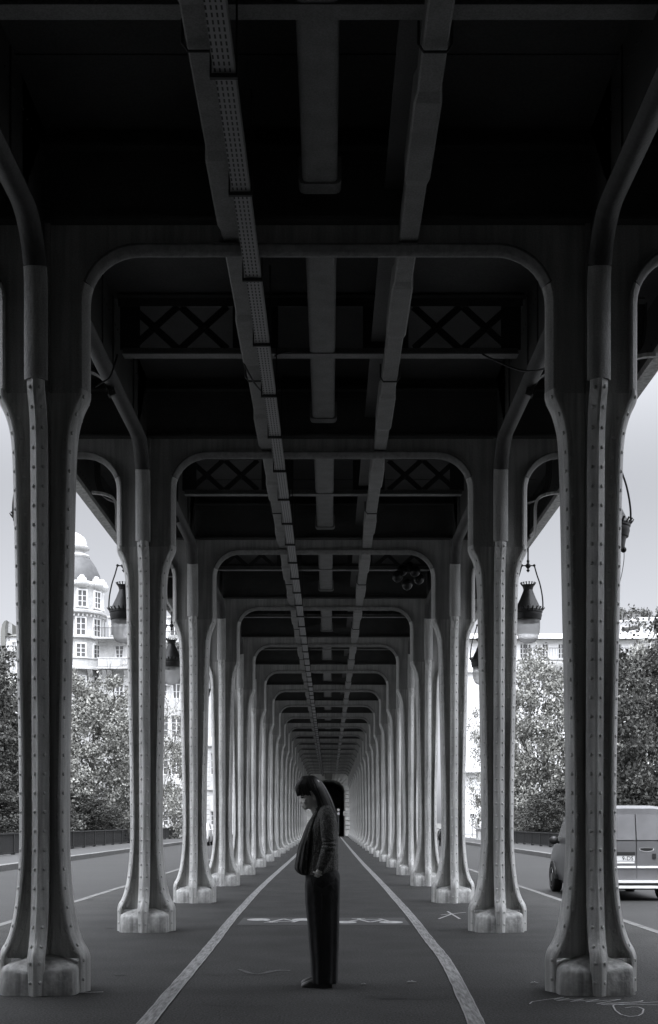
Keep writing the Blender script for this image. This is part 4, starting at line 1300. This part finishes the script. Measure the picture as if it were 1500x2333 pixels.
# square crossing sign in front of it
SY = 112.0; sS = 2900 / SY
root = thing('crossing_sign', 'square dark sign with a white triangle on a post beyond the right railing', 'road sign', ((1076.5 - 751) / sS, SY, WALKZ))
zc_ = CAMZ - (1859 - 1874) / sS - WALKZ; hw_ = 4.6 / sS
b = MB(); b.tube([(0, .04, 0), (0, .04, zc_ - hw_ - .05)], .035, 8); b.build('pole', 'kerb', root)
b = MB(); b.box(-hw_, hw_, 0, .03, zc_ - hw_, zc_ + hw_); b.build('board', 'cloth_black', root)
b = MB(); b.prism([(-hw_ * .82, zc_ - hw_ * .72), (hw_ * .82, zc_ - hw_ * .72), (0, zc_ + hw_ * .85)], 'y', -.012, -.001); b.build('triangle', 'white', root)
b = MB(); b.ball((.0, -.02, zc_ + hw_ * .18), .022, 8, 6, (1, .4, 1)); b.bar((0, -.018, zc_ + hw_ * .1), (0, -.018, zc_ - hw_ * .22), .035, .008, up=(0, 1, 0))
for s_ in (-1, 1): b.bar((0, -.018, zc_ - hw_ * .2), (s_ * .05, -.018, zc_ - hw_ * .58), .02, .008, up=(0, 1, 0))
b.build('walker_symbol', 'cloth_black', root)

# ------------------------------------------------------------------ vehicles
def wheel(parent, x, y, r, w):
    t = MB(); prof = [(-w / 2, r * .7), (-w / 2, r * .92), (-w / 2 + .02, r), (w / 2 - .02, r), (w / 2, r * .92), (w / 2, r * .7)]
    t.rings([[(x + a, y + b * cos(2 * pi * j / 24), r + b * sin(2 * pi * j / 24)) for j in range(24)] for a, b in prof]); wo_ = t.build('wheel', 'tyre', parent, smooth=40)
    for s_ in (-1, 1):
        q = MB(); q.rings([[(x + s_ * (w / 2 + d_), y + b * cos(2 * pi * j / 20), r + b * sin(2 * pi * j / 20)) for j in range(20)] for d_, b in ((-.02, r * .68), (.004, r * .66), (-.012, r * .5), (.006, r * .18), (.006, .01))]); q.build('rim', 'rim', wo_, smooth=30)
def car_body(name, m, parent, L, hw, stations, zlow, tumble, rake=None, n_arch=None):
    """stations: (y, ztop); half profile levels"""
    mb = MB(); rs = []
    for (y, zt, wf) in stations:
        half = []
        for f_, wq in ((0, .93), (.12, .985), (.4, 1.0), (.62, .99), (.8, .92), (.93, .84), (.985, .74), (1.0, .55)):
            z = zlow + (zt - zlow) * f_
            q = wq if z < .95 else wq
            if zt < 1.25: q = {0: .93, .12: .985, .4: 1.0, .62: .99, .8: .97, .93: .93, .985: .86, 1.0: .6}[f_]
            x = hw * q * wf
            yy = y + (rake(z) if (rake and y < .4) else 0)
            half.append((x, yy, z))
        rs.append([(x, yy, z) for x, yy, z in half] + [(-x, yy, z) for x, yy, z in reversed(half)])
    mb.rings(rs)
    return mb.build(name, m, parent, smooth=40)
def small_van():
    zr = ROADZ
    root = thing('delivery_van', 'silver grey small van seen from behind on the right road', 'van', (5.53, 23.4, zr))
    HW = .845
    rake = lambda z: max(0, z - 1.08) * .20 + max(0, z - 1.6) * .5
    car_body('body', 'vanpaint', root, 4.1, HW, [(0, 1.70, .985), (.05, 1.735, .995), (.4, 1.76, 1.0), (1.6, 1.77, 1.0), (2.4, 1.72, 1.0), (2.65, 1.62, .99), (3.25, 1.14, .98), (3.6, 1.04, .97), (3.95, .90, .93), (4.08, .72, .86)], .26, .1, rake)
    for (x, y) in ((-HW + .07, .68), (HW - .07, .68), (-HW + .07, 3.32), (HW - .07, 3.32)):
        a = MB(); a.rings([[(x + s_ * .088 * (1 if x > 0 else -1) if False else x + s_, y + .36 * cos(pi * j / 12), .28 + .36 * sin(pi * j / 12) * 1.0) for j in range(13)] for s_ in (-.085, .085)]); a.build('wheel_arch', 'plastic', root)
        wheel(root, x, y, .30, .19)
    # rear doors: seams, crease, handle, plate, bumper, lamps
    f = MB()
    sx = .11
    def strip(mb, x0, x1, z0, z1, t=.006, lift=.004):
        mb.add([(x0, -lift + rake(z0) - t, z0), (x1, -lift + rake(z0) - t, z0), (x1, -lift + rake(z1) - t, z1), (x0, -lift + rake(z1) - t, z1),
                (x0, .03 + rake(z0), z0), (x1, .03 + rake(z0), z0), (x1, .03 + rake(z1), z1), (x0, .03 + rake(z1), z1)],
               [(0, 1, 2, 3), (7, 6, 5, 4), (0, 4, 5, 1), (3, 2, 6, 7), (0, 3, 7, 4), (1, 5, 6, 2)])
    for s_ in (-1, 1):
        x0, x1 = (-HW + .06, sx - .012) if s_ < 0 else (sx + .012, HW - .06)
        dr = MB(); strip(dr, x0, x1, 1.118, 1.59); strip(dr, x0, x1, .655, 1.10); strip(dr, x0, x1, .385, .598)
        dob = dr.build('rear_door', 'vanpaint', root)
        if s_ > 0:
            h = MB(); h.ball((.30, -.014, .955), .10, 14, 8, (1.25, .12, .36)); h.build('handle', 'plastic', dob, smooth=180)
            h = MB(); h.ball((.30, -.005, .945), .11, 14, 8, (1.3, .10, .42)); h.build('handle_recess', 'chrome', dob, smooth=180)
            h = MB(); strip(h, .40, .47, .78, .87, .02); h.build('lock_cover', 'plastic', dob)
        else:
            h = MB(); strip(h, -.46, .085, .838, .90, .02); h.build('plate_lamp', 'plastic', dob)
            h = MB(); strip(h, -.45, .08, .735, .832, .012); pl_ = h.build('number_plate', 'plate', dob)
            h = MB(); strip(h, -.45, .075, .69, .725, .012); h.build('plate_trim', 'chrome', dob)
            cu = bpy.data.curves.new('plate_text', 'FONT'); cu.body = '9-DS'; cu.size = .105; cu.align_x = 'RIGHT'; cu.extrude = .001
            tob = bpy.data.objects.new('tmp', cu); COL.objects.link(tob)
            dg = bpy.context.evaluated_depsgraph_get(); me = bpy.data.meshes.new_from_object(tob.evaluated_get(dg)); bpy.data.objects.remove(tob)
            me.materials.clear(); me.materials.append(M['cloth_black'])
            to = bpy.data.objects.new('plate_characters', me); COL.objects.link(to); to.parent = pl_; to.rotation_euler = (RAD(90), 0, 0); to.location = (.055, -.0185, .748)
    h = MB(); strip(h, -HW + .05, sx - .012, .603, .645, .022); strip(h, sx + .012, HW - .05, .603, .645, .022); h.build('rubbing_strip', 'chrome', root)
    b = MB(); b.box(-HW + .01, HW - .01, -.11, .1, .335, .38); b.build('bumper_top', 'chrome', root)
    b = MB(); b.box(-HW + .02, HW - .02, -.095, .1, .285, .334); b.build('bumper_band', 'plastic', root)
    b = MB(); b.box(-HW + .02, HW - .02, -.105, .1, .235, .284); b.build('bumper', 'chrome', root)
    u = MB(); u.box(-HW + .12, HW - .12, .1, 3.9, .20, .27); u.build('underbody', 'plastic', root)
    for s_ in (-1, 1):
        x0, x1 = sorted((s_ * (HW - .055), s_ * (HW - .0)))
        t = MB(); strip(t, x0 - .01, x1 - .005, .70, 1.08, .012); t.build('tail_lamp', 'lampred', root)
        mi = MB(); mi.ball((s_ * (HW + .10), 2.62, 1.08), .10, 10, 8, (1.0, .6, .85)); mi.bar((s_ * (HW - .04), 2.64, 1.03), (s_ * (HW + .08), 2.63, 1.06), .05, .05); mi.build('mirror', 'plastic', root, smooth=180)
        wd = MB(); x = s_ * (HW + .0)
        wd.add([(s_ * HW * .992, 1.75, 1.13), (s_ * HW * .992, 2.75, 1.13), (s_ * HW * .885, 2.52, 1.55), (s_ * HW * .885, 1.78, 1.55), (s_ * HW * .9, 1.75, 1.13), (s_ * HW * .9, 2.75, 1.13), (s_ * HW * .8, 2.52, 1.55), (s_ * HW * .8, 1.78, 1.55)],
               [(0, 1, 2, 3), (4, 5, 6, 7), (0, 1, 5, 4), (1, 2, 6, 5), (2, 3, 7, 6), (3, 0, 4, 7)])
        wd.build('side_window', 'glassdark', root)
        hl = MB(); hl.ball((s_ * HW * .72, 3.98, .72), .13, 10, 6, (1.1, .5, .7)); hl.build('headlight', 'chrome', root, smooth=180)
    ws = MB(); ws.add([(-.70, 3.21, 1.165), (.70, 3.21, 1.165), (.60, 2.70, 1.60), (-.60, 2.70, 1.60), (-.70, 3.1, 1.12), (.70, 3.1, 1.12), (.60, 2.6, 1.55), (-.60, 2.6, 1.55)], [(0, 1, 2, 3), (4, 5, 6, 7), (0, 1, 5, 4), (1, 2, 6, 5), (2, 3, 7, 6), (3, 0, 4, 7)])
    ws.build('windscreen', 'glassdark', root)
    return root
small_van()
def small_car(x, y, rz, m, label):
    root = thing('parked_car', label, 'car', (x, y, ROADZ), rz)
    car_body('body', m, root, 3.8, .8, [(0, .78, .9), (.05, .95, .95), (.35, 1.02, .98), (.9, 1.36, .98), (1.4, 1.44, .98), (2.1, 1.40, .98), (2.75, 1.0, .98), (3.3, .92, .96), (3.7, .78, .9), (3.8, .6, .84)], .22, .1)
    for (a, b) in ((-.73, .65), (.73, .65), (-.73, 3.05), (.73, 3.05)): wheel(root, a, b, .29, .17)
    for s_ in (-1, 1):
        wd = MB(); wd.add([(s_ * .79, .85, .98), (s_ * .79, 2.55, .98), (s_ * .70, 2.1, 1.33), (s_ * .70, 1.1, 1.33), (s_ * .7, .85, .98), (s_ * .7, 2.55, .98), (s_ * .6, 2.1, 1.33), (s_ * .6, 1.1, 1.33)], [(0, 1, 2, 3), (4, 5, 6, 7), (0, 1, 5, 4), (1, 2, 6, 5), (2, 3, 7, 6), (3, 0, 4, 7)]); wd.build('side_window', 'glassdark', root)
        hl = MB(); hl.ball((s_ * .56, .03, .74), .12, 10, 6, (1.1, .35, .6)); hl.build('headlight', 'chrome', root, smooth=180)
        mi = MB(); mi.ball((s_ * .86, 2.3, 1.0), .09, 8, 6, (1, .6, .8)); mi.build('mirror', m, root)
    wd = MB(); wd.add([(-.62, .36, 1.03), (.62, .36, 1.03), (.56, .84, 1.33), (-.56, .84, 1.33), (-.62, .45, .98), (.62, .45, .98), (.56, .95, 1.29), (-.56, .95, 1.29)], [(0, 1, 2, 3), (4, 5, 6, 7), (0, 1, 5, 4), (1, 2, 6, 5), (2, 3, 7, 6), (3, 0, 4, 7)]); wd.build('windscreen', 'glassdark', root)
    b = MB(); b.box(-.7, .7, -.06, .1, .3, .42); b.build('bumper', 'plastic', root)
    return root
small_car(-8.3, 79, 0, 'carwhite', 'white car on the left road, glimpsed between the third and fourth left columns')

root = thing('motor_scooter', 'dark motor scooter glimpsed between the fourth and third right columns', 'scooter', (6.83, 77, ROADZ))
for y in (.0, 1.25): wheel(root, 0, y + .25, .24, .11)
b = MB(); b.rings([[(.17 * cos(t) * w_, y_, z_ + .20 * sin(t) * h_) for t in [2 * pi * k / 12 for k in range(12)]] for (y_, z_, w_, h_) in ((.15, .62, .5, .6), (.3, .68, 1, 1), (.8, .66, 1.05, .9), (.95, .45, .8, .5), (1.2, .42, .9, .4), (1.42, .6, 1.1, 1.2), (1.5, .8, 1.0, 1.0))]); b.build('body', 'cardark', root, smooth=60)
b = MB(); b.rings([[(.16 * cos(t) * w_, y_, .88 + .06 * sin(t)) for t in [2 * pi * k / 12 for k in range(12)]] for (y_, w_) in ((.1, .6), (.3, 1), (.75, .8), (.85, .4))]); b.build('seat', 'plastic', root, smooth=60)
b = MB(); b.tube([(0, 1.5, .3), (0, 1.4, 1.05)], .04, 8); b.tube([(-.33, 1.28, 1.08), (-.15, 1.4, 1.06), (.15, 1.4, 1.06), (.33, 1.28, 1.08)], .022, 8); b.build('handlebar', 'plastic', root)
b = MB(); b.ball((0, 1.5, 1.0), .10, 10, 6); b.build('headlight', 'chrome', root)
for s_ in (-1, 1):
    b = MB(); b.tube([(s_ * .3, 1.3, 1.08), (s_ * .36, 1.32, 1.22)], .01, 6); b.ball((s_ * .37, 1.32, 1.25), .06, 8, 6, (1, .4, .8)); b.build('mirror', 'plastic', root)

# ------------------------------------------------------------------ people
WD = 10.14; WS = 2900 / WD
WX = (640 + 400 / 4.167 - 751) / WS
def wx(zx): return (640 + zx / 4.167 - 751) / WS - WX
def wz(zy): return CAMZ - (1720 + zy / 4.167 - 1874) / WS - .004
def sell(cx, a, cy, hw, z, n=32, p=2.3, fold=0, nf=7, ph=0):
    R = []
    for j in range(n):
        t = 2 * pi * j / n; c, s = cos(t), sin(t)
        k = 1 + fold * sin(nf * t + ph)
        R.append((cx + a * k * math.copysign(abs(c) ** (2 / p), c), cy + hw * k * math.copysign(abs(s) ** (2 / p), s), z))
    return R
def loft(mb, rows, n=32, p=2.3, fold=0, nf=7, sub=4, cy=0.0, tw=.15):
    """rows: (zy, fx, bx, hw[, cy])"""
    rows = [tuple(r_) + ((cy,) if len(r_) == 4 else ()) for r_ in rows]
    rs = []
    for i, (zy, fx, bx_, hw, cy_) in enumerate(smoothcurve(rows, sub)):
        a, b = wx(fx), wx(bx_)
        f_ = fold[0] + (fold[1] - fold[0]) * i / (len(rows) * sub) if isinstance(fold, tuple) else fold
        rs.append(sell((a + b) / 2, (b - a) / 2, cy_, hw, wz(zy), n, p, f_, nf, i * tw))
    mb.rings(rs)
def remesh(o, vox, it=2):
    m_ = o.modifiers.new('remesh', 'REMESH'); m_.mode = 'VOXEL'; m_.voxel_size = vox; m_.use_smooth_shade = True
    s_ = o.modifiers.new('smooth', 'SMOOTH'); s_.iterations = it; s_.factor = .5
def W(zx, zy, y): return (wx(zx), y, wz(zy))

root = thing('person', 'woman standing in profile with bowed head, hand in the pocket of her wide dark trousers', 'person', (WX, WD, 0))
b = MB()
# head, following the bowed profile
loft(b, [(214, 232, 330, .040), (226, 208, 356, .058), (250, 190, 380, .070), (290, 180, 392, .077), (330, 178, 394, .079), (362, 181, 388, .078), (380, 185, 380, .076), (394, 192, 374, .073), (408, 192, 366, .071),
         (425, 194, 358, .069), (445, 201, 350, .066), (462, 208, 344, .061), (478, 215, 336, .055), (492, 222, 328, .047), (503, 232, 316, .036), (508, 246, 300, .022)], 36, 2.15, sub=3)
b.rings([[W(zx, zy, y) for (zx, zy, y) in q] for q in (
    [(196, 392, -.005), (196, 392, .005), (206, 394, .008), (206, 394, -.008)], [(190, 412, -.007), (190, 412, .007), (206, 416, .014), (206, 416, -.014)],
    [(184, 434, -.009), (184, 434, .009), (206, 438, .020), (206, 438, -.020)], [(184, 448, -.010), (184, 448, .010), (208, 452, .023), (208, 452, -.023)],
    [(196, 458, -.008), (196, 458, .008), (212, 462, .018), (212, 462, -.018)])])
b.ball(W(210, 473, 0), .012, 10, 6, (.7, 1.7, .6)); b.ball(W(214, 487, 0), .013, 10, 6, (.75, 1.5, .65)); b.ball(W(236, 500, 0), .020, 10, 6, (.9, 1.1, .75))
for s_ in (-1, 1):
    b.ball(W(214, 398, s_ * .034), .014, 8, 6, (.8, 1.1, .6))
    b.ball(W(330, 405, s_ * .075), .020, 8, 6, (.8, .4, 1.3)); b.ball(W(240, 440, s_ * .045), .026, 8, 6)
b.tube([W(322, 440, 0), W(350, 510, 0), W(385, 580, 0), W(400, 640, 0)], [(.058, .055), (.055, .053), (.060, .065), (.07, .09)], 16)
# trunk
loft(b, [(560, 350, 470, .10), (600, 330, 500, .15), (700, 330, 510, .14), (800, 350, 500, .125), (900, 345, 500, .12), (1000, 300, 520, .14), (1100, 270, 530, .155), (1200, 280, 530, .15), (1300, 300, 510, .14)], 28, 2.2)
for s_ in (-1, 1):
    b.tube([W(430, 560, s_ * .14), W(450, 640, s_ * .19), W(465, 830, s_ * .212), W(425, 970, s_ * .212), W(378, 1070, s_ * .20)], [.05, .045, .038, .034, .026], 12)
    b.tube([W(380, 1062, s_ * .203), W(368, 1090, s_ * .194), W(352, 1118, s_ * .166), W(338, 1165, s_ * .140)], [(.025, .021), (.025, .020), (.030, .018), (.034, .017)], 12)
    for k_, (dx, L) in enumerate(((-22, 58), (-8, 68), (6, 64), (19, 50))):
        b.tube([W(340 + dx, 1172, s_ * .148), W(336 + dx, 1172 + L * .5, s_ * .142), W(332 + dx, 1172 + L, s_ * .138)], [.009, .0085, .007], 7)
    b.tube([W(334, 1128, s_ * .162), W(314, 1150, s_ * .15), W(308, 1180, s_ * .142)], [.012, .010, .008], 7)
    oy = s_ * .085
    b.tube([W(400, 1230, oy), W(410, 1500, oy), W(410, 1600, oy), W(425, 1850, oy), W(430, 2090, oy), W(430, 2140, oy)], [.085, .07, .055, .055, .036, .038], 14)
    b.tube([W(450, 2150, oy), W(380, 2160, oy), W(290, 2170, oy)], [(.03, .035), (.032, .03), (.018, .03)], 10)
body = b.build('body', 'skin', root); remesh(body, .006)
# brow, lashes and lips
f = MB()
for s_ in (-1, 1):
    f.tube([W(192, 386, s_ * .016), W(200, 379, s_ * .040), W(224, 381, s_ * .064)], [.004, .006, .003], 6)
    f.tube([W(193, 399, s_ * .022), W(203, 400, s_ * .045), W(222, 397, s_ * .064)], [.004, .0065, .003], 6)
f.build('brow_and_lashes', 'hair_dark', body)
f = MB(); f.ball(W(208, 480, 0), .010, 8, 6, (.6, 1.8, .55)); f.build('lips', 'gable', body)
# hair: sheets and strands from the parting
def lerp_path(A, B, t): return [tuple(a + (b_ - a) * t for a, b_ in zip(p, q)) for p, q in zip(A, B)]
H0 = [(262, 190, 0), (332, 204, 0), (400, 272, 0), (456, 370, 0), (497, 462, 0), (528, 560, 0), (543, 640, 0)]
H1 = [(262, 192, .012), (305, 222, .066), (345, 300, .094), (382, 400, .098), (422, 490, .100), (462, 560, .115), (492, 640, .135)]
H2 = [(258, 192, .012), (256, 222, .066), (276, 300, .094), (336, 390, .096), (352, 470, .092), (372, 550, .105), (392, 615, .130)]
F0 = [(254, 191, 0), (198, 212, 0), (158, 268, 0), (142, 325, 0), (160, 384, 0)]
F1 = [(256, 192, .012), (220, 220, .052), (182, 285, .072), (182, 335, .070), (190, 374, .062)]
F2 = [(258, 192, .012), (266, 222, .070), (282, 290, .094), (296, 335, .096), (318, 385, .096)]
def hair_path(t):
    return lerp_path(H0, H1, t) if t <= 1 else lerp_path(H1, H2, t - 1)
def fringe_path(t):
    return lerp_path(F0, F1, t) if t <= 1 else lerp_path(F1, F2, t - 1)
hm = MB()
for fn_, tm in ((hair_path, 2.0), (fringe_path, 2.0)):
    for sg in (-1, 1):
        rows = []
        for i in range(17):
            P = smoothcurve(fn_(tm * i / 16), 5)
            if fn_ is hair_path: P = P[:int(len(P) * .80)]
            if fn_ is fringe_path: P = P[:int(len(P) * (.80 - .10 * (i % 3) / 2))] if False else P[:int(len(P) * .80)]
            rows.append([W(330 + (x - 330) * .95, 400 + (z - 400) * .955, sg * y * .90) for k_, (x, z, y) in enumerate(P)])
        hm.rings(rows, closed=False)
hair = hm.build('hair', 'hair', root, smooth=180)
st = MB(); r = random.Random(21)
for sg in (-1, 1):
    for i in range(210):
        t = r.uniform(0, 2.0); P = hair_path(t)
        j = [r.uniform(-5, 5), r.uniform(-4, 4), r.uniform(-.005, .006)]
        ln = r.uniform(.72, 1.0)
        Q = smoothcurve(P, 5); Q = Q[:max(8, int(len(Q) * min(ln, 1)))]
        N = len(Q)
        wv = r.uniform(-4, 4); w0 = r.uniform(0, 6)
        pts = [W(x + j[0] * k_ / N + wv * sin(w0 + 5 * k_ / N) * k_ / N, z + j[1] * k_ / N, sg * (y + j[2] * k_ / N + .003)) for k_, (x, z, y) in enumerate(Q)]
        st.tube(pts, [.0018 + .0040 * sin(pi * (k_ + .5) / N) for k_ in range(N)], 4)
    for i in range(190):
        t = r.uniform(0, 1.8); P = fringe_path(t)
        Q = smoothcurve(P, 5); N = len(Q); j = [r.uniform(-8, 10), r.uniform(-26, 6), r.uniform(-.006, .006)]
        pts = [W(x + j[0] * (k_ / N) ** 2, z + j[1] * k_ / N, sg * (y + j[2] * k_ / N + .003)) for k_, (x, z, y) in enumerate(Q)]
        st.tube(pts, [.0016 + .0028 * sin(pi * (k_ + .5) / N) for k_ in range(N)], 4)
st.build('strands', 'strand', hair, smooth=180)
# cardigan hanging open in front
c_ = MB()
loft(c_, [(548, 310, 350, .045), (590, 288, 345, .065), (640, 256, 330, .09), (700, 230, 322, .11), (790, 196, 312, .125), (870, 166, 305, .135), (940, 150, 300, .14), (1010, 138, 296, .145), (1062, 133, 292, .142), (1095, 148, 288, .13), (1118, 172, 282, .115), (1134, 205, 275, .09)], 64, 2.0, fold=(.01, .085), nf=11, tw=.05)
c_.build('cardigan', 'knit', root, smooth=60)
# jacket: torso, sleeves, lapel
j_ = MB()
loft(j_, [(500, 352, 452, .062), (516, 335, 480, .095), (535, 328, 505, .135), (560, 322, 520, .165), (600, 312, 531, .178), (660, 296, 538, .176), (730, 280, 538, .168), (800, 266, 540, .160), (870, 256, 541, .158), (940, 248, 546, .165), (1010, 241, 547, .175), (1060, 238, 545, .18), (1090, 236, 540, .18), (1128, 236, 500, .172)], 64, 2.35, fold=(.004, .030), nf=9, tw=.05)
jk = j_.build('jacket', 'tweed', root, smooth=60)
for s_ in (-1, 1):
    s2 = MB()
    P = smoothcurve([(425, 528, .130), (440, 570, .170), (447, 650, .196), (449, 740, .205), (458, 820, .208), (452, 880, .214), (430, 950, .216), (404, 1020, .209), (380, 1074, .200)], 5)
    N = len(P)
    R_ = [(.058, .05, .0), (.064, .06), (.063, .06), (.060, .055), (.055, .05), (.058, .05), (.054, .05), (.048, .044), (.043, .040)]
    rad = []
    for k_ in range(N):
        q = k_ / (N - 1) * 8; a_ = int(min(q, 7)); t = q - a_
        w_ = R_[a_][0] + (R_[a_ + 1][0] - R_[a_][0]) * t
        w_ *= 1 + .085 * sin(k_ * 2.1) * (1 if 18 < k_ < 34 else .3)
        rad.append((w_, w_ * .93))
    s2.tube([W(x, z, s_ * y) for x, z, y in P], rad, 20); s2.build('sleeve', 'tweed', jk, smooth=60)
    lp = MB(); Q = smoothcurve([(352, 505, .06), (330, 560, .115), (300, 650, .135), (276, 740, .135), (260, 840, .13), (248, 940, .13), (240, 1040, .13), (236, 1120, .12)], 4)
    lp.tube([W(x - 2, z, s_ * y) for x, z, y in Q], [(.006, .016)] * len(Q), 6); lp.build('front_edge', 'tweed', jk, smooth=180)
col_ = MB(); Q = smoothcurve([(340, 522, -.10), (380, 505, -.085), (440, 500, -.06), (470, 505, 0), (440, 500, .06), (380, 505, .085), (340, 522, .10)], 4)
col_.tube([W(*q) for q in Q], [(.020, .012)] * len(Q), 8); col_.build('collar', 'tweed', jk, smooth=180)
br_ = MB(); br_.tube([tuple(Vector(W(352, 1112, -.186)) + Vector((.030 * cos(t) + .012 * sin(t), .026 * sin(t), .022 * cos(t) * -.6))) for t in [2 * pi * k_ / 16 for k_ in range(17)]], .0045, 6); br_.build('bracelet', 'chrome', root)
# trousers: one mesh, two wide legs
t_ = MB()
loft(t_, [(1055, 262, 522, .150), (1085, 246, 540, .162), (1120, 236, 556, .174), (1160, 234, 563, .182), (1220, 235, 562, .183), (1290, 240, 558, .172), (1360, 250, 550, .150), (1420, 262, 538, .11)], 44, 2.4, fold=(.0, .012), nf=8)
for s_, dx in ((-1, 0), (1, -11)):
    loft(t_, [(1150, 262 + dx, 545, .070, s_ * .088), (1210, 240 + dx, 560, .088, s_ * .090), (1290, 240 + dx, 559, .095, s_ * .091), (1350, 242 + dx, 557, .096, s_ * .091), (1420, 246 + dx, 555, .093, s_ * .090), (1520, 256 + dx, 553, .097, s_ * .092), (1650, 269 + dx, 551, .100, s_ * .093), (1800, 280 + dx, 547, .102, s_ * .093), (1950, 293 + dx, 541, .104, s_ * .093), (2060, 298 + dx, 538, .105, s_ * .093), (2138, 302 + dx, 536, .106, s_ * .093), (2144, 306 + dx, 530, .100, s_ * .093)], 60, 2.4, fold=(.012, .058), nf=9, tw=.012)
tr = t_.build('trousers', 'trouser', root, smooth=60)
pk = MB(); pk.tube([W(286, 1130, -.172), W(300, 1200, -.186), (W(318, 1262, -.190))], [.004, .005, .004], 6); pk.build('pocket_welt', 'trouser', tr)
cr = MB(); Q = [(392, 1300, -.187), (388, 1500, -.190), (392, 1700, -.194), (398, 1900, -.197), (404, 2120, -.199)]
cr.tube([W(*q) for q in Q], [(.004, .003)] * 5, 6); cr.build('trouser_crease', 'trouser', tr)
for s_, dx in ((-1, 0), (1, -6)):
    sh = MB(); oy = s_ * .088
    rs = []
    for (zx, top, hw) in ((196, 2168, .012), (202, 2152, .028), (220, 2140, .038), (250, 2128, .043), (290, 2112, .044), (340, 2100, .040), (400, 2095, .037), (450, 2100, .037), (480, 2112, .034), (492, 2135, .024)):
        zb = 2186
        rs.append([(wx(zx + dx), oy + hw * c, wz(zb) + (wz(top) - wz(zb)) * max(0, s)) for c, s in [(cos(pi * k_ / 10), sin(pi * k_ / 10)) for k_ in range(11)]])
    sh.rings(rs); so = sh.build('shoe', 'shoe', root, smooth=50)
    sl = MB(); P = [(198, .022), (210, .038), (240, .046), (300, .045), (360, .040), (430, .041), (475, .040), (496, .026)]
    ring = [(wx(x + dx), oy + h) for x, h in P] + [(wx(x + dx), oy - h) for x, h in reversed(P)]
    sl.prism(ring, 'z', .0, wz(2185)); sl.build('sole', 'sole', so)

# pedestrian on the right pavement, back half hidden by the column
root = thing('person', 'distant pedestrian with black hair and a white top walking along the right railing', 'person', (10.95 + .32, 93.5, WALKZ), RAD(10))
b = MB()
b.ball((0, 0, 1.50), .095, 14, 10, (.82, 1.0, 1.2)); b.ball((0, .09, 1.48), .02, 6, 4); b.tube([(0, -.01, 1.42), (0, -.01, 1.30)], [.05, .06], 10)
b.rings([sell(0, a, 0, hw, z, 20) for z, a, hw in ((1.34, .09, .06), (1.30, .18, .09), (1.15, .17, .11), (.98, .14, .10), (.85, .17, .11), (.74, .16, .10))])
for s_ in (-1, 1):
    b.tube([(s_ * .17, 0, 1.28), (s_ * .21, -.04, 1.02), (s_ * .22, .06, .78)], [.045, .038, .028], 8); b.tube([(s_ * .22, .06, .78), (s_ * .22, .08, .70)], [(.03, .018), (.025, .014)], 8)
    for k_ in range(4): b.tube([(s_ * .215, .06 + .014 * k_, .71), (s_ * .21, .07 + .014 * k_, .63)], [.009, .007], 6)
    b.tube([(s_ * .2, .09, .76), (s_ * .19, .12, .70)], [.01, .008], 6)
    b.tube([(s_ * .09, 0, .80), (s_ * .095, s_ * .10, .42), (s_ * .095, s_ * .12 - .05, .06)], [.08, .055, .038], 10); b.tube([(s_ * .095, s_ * .12 - .07, .035), (s_ * .10, s_ * .12 + .14, .03)], [.036, .03], 8)
body = b.build('body', 'skin', root); remesh(body, .012)
h = MB(); h.ball((0, -.02, 1.535), .125, 14, 10, (.85, .95, 1.0)); h.ball((0, -.07, 1.42), .09, 10, 8, (.95, .6, 1.3)); h.build('hair', 'hair_dark', root, smooth=180)
c_ = MB(); c_.rings([sell(0, a, 0, hw, z, 24, fold=.02) for z, a, hw in ((1.36, .09, .075), (1.32, .20, .105), (1.15, .195, .135), (.98, .18, .13), (.84, .20, .14))])
for s_ in (-1, 1): c_.tube([(s_ * .18, 0, 1.29), (s_ * .22, -.03, 1.10), (s_ * .225, -.03, .98)], [.06, .058, .055], 10)
c_.build('top', 'cloth_white', root, smooth=60)
c_ = MB(); c_.rings([sell(0, a, 0, hw, z, 24) for z, a, hw in ((.90, .17, .115), (.80, .19, .13), (.70, .185, .125))])
for s_ in (-1, 1): c_.tube([(s_ * .09, 0, .80), (s_ * .095, s_ * .10, .42), (s_ * .095, s_ * .12 - .04, .09)], [.10, .08, .065], 12)
c_.build('trousers', 'cloth_black', root, smooth=60)
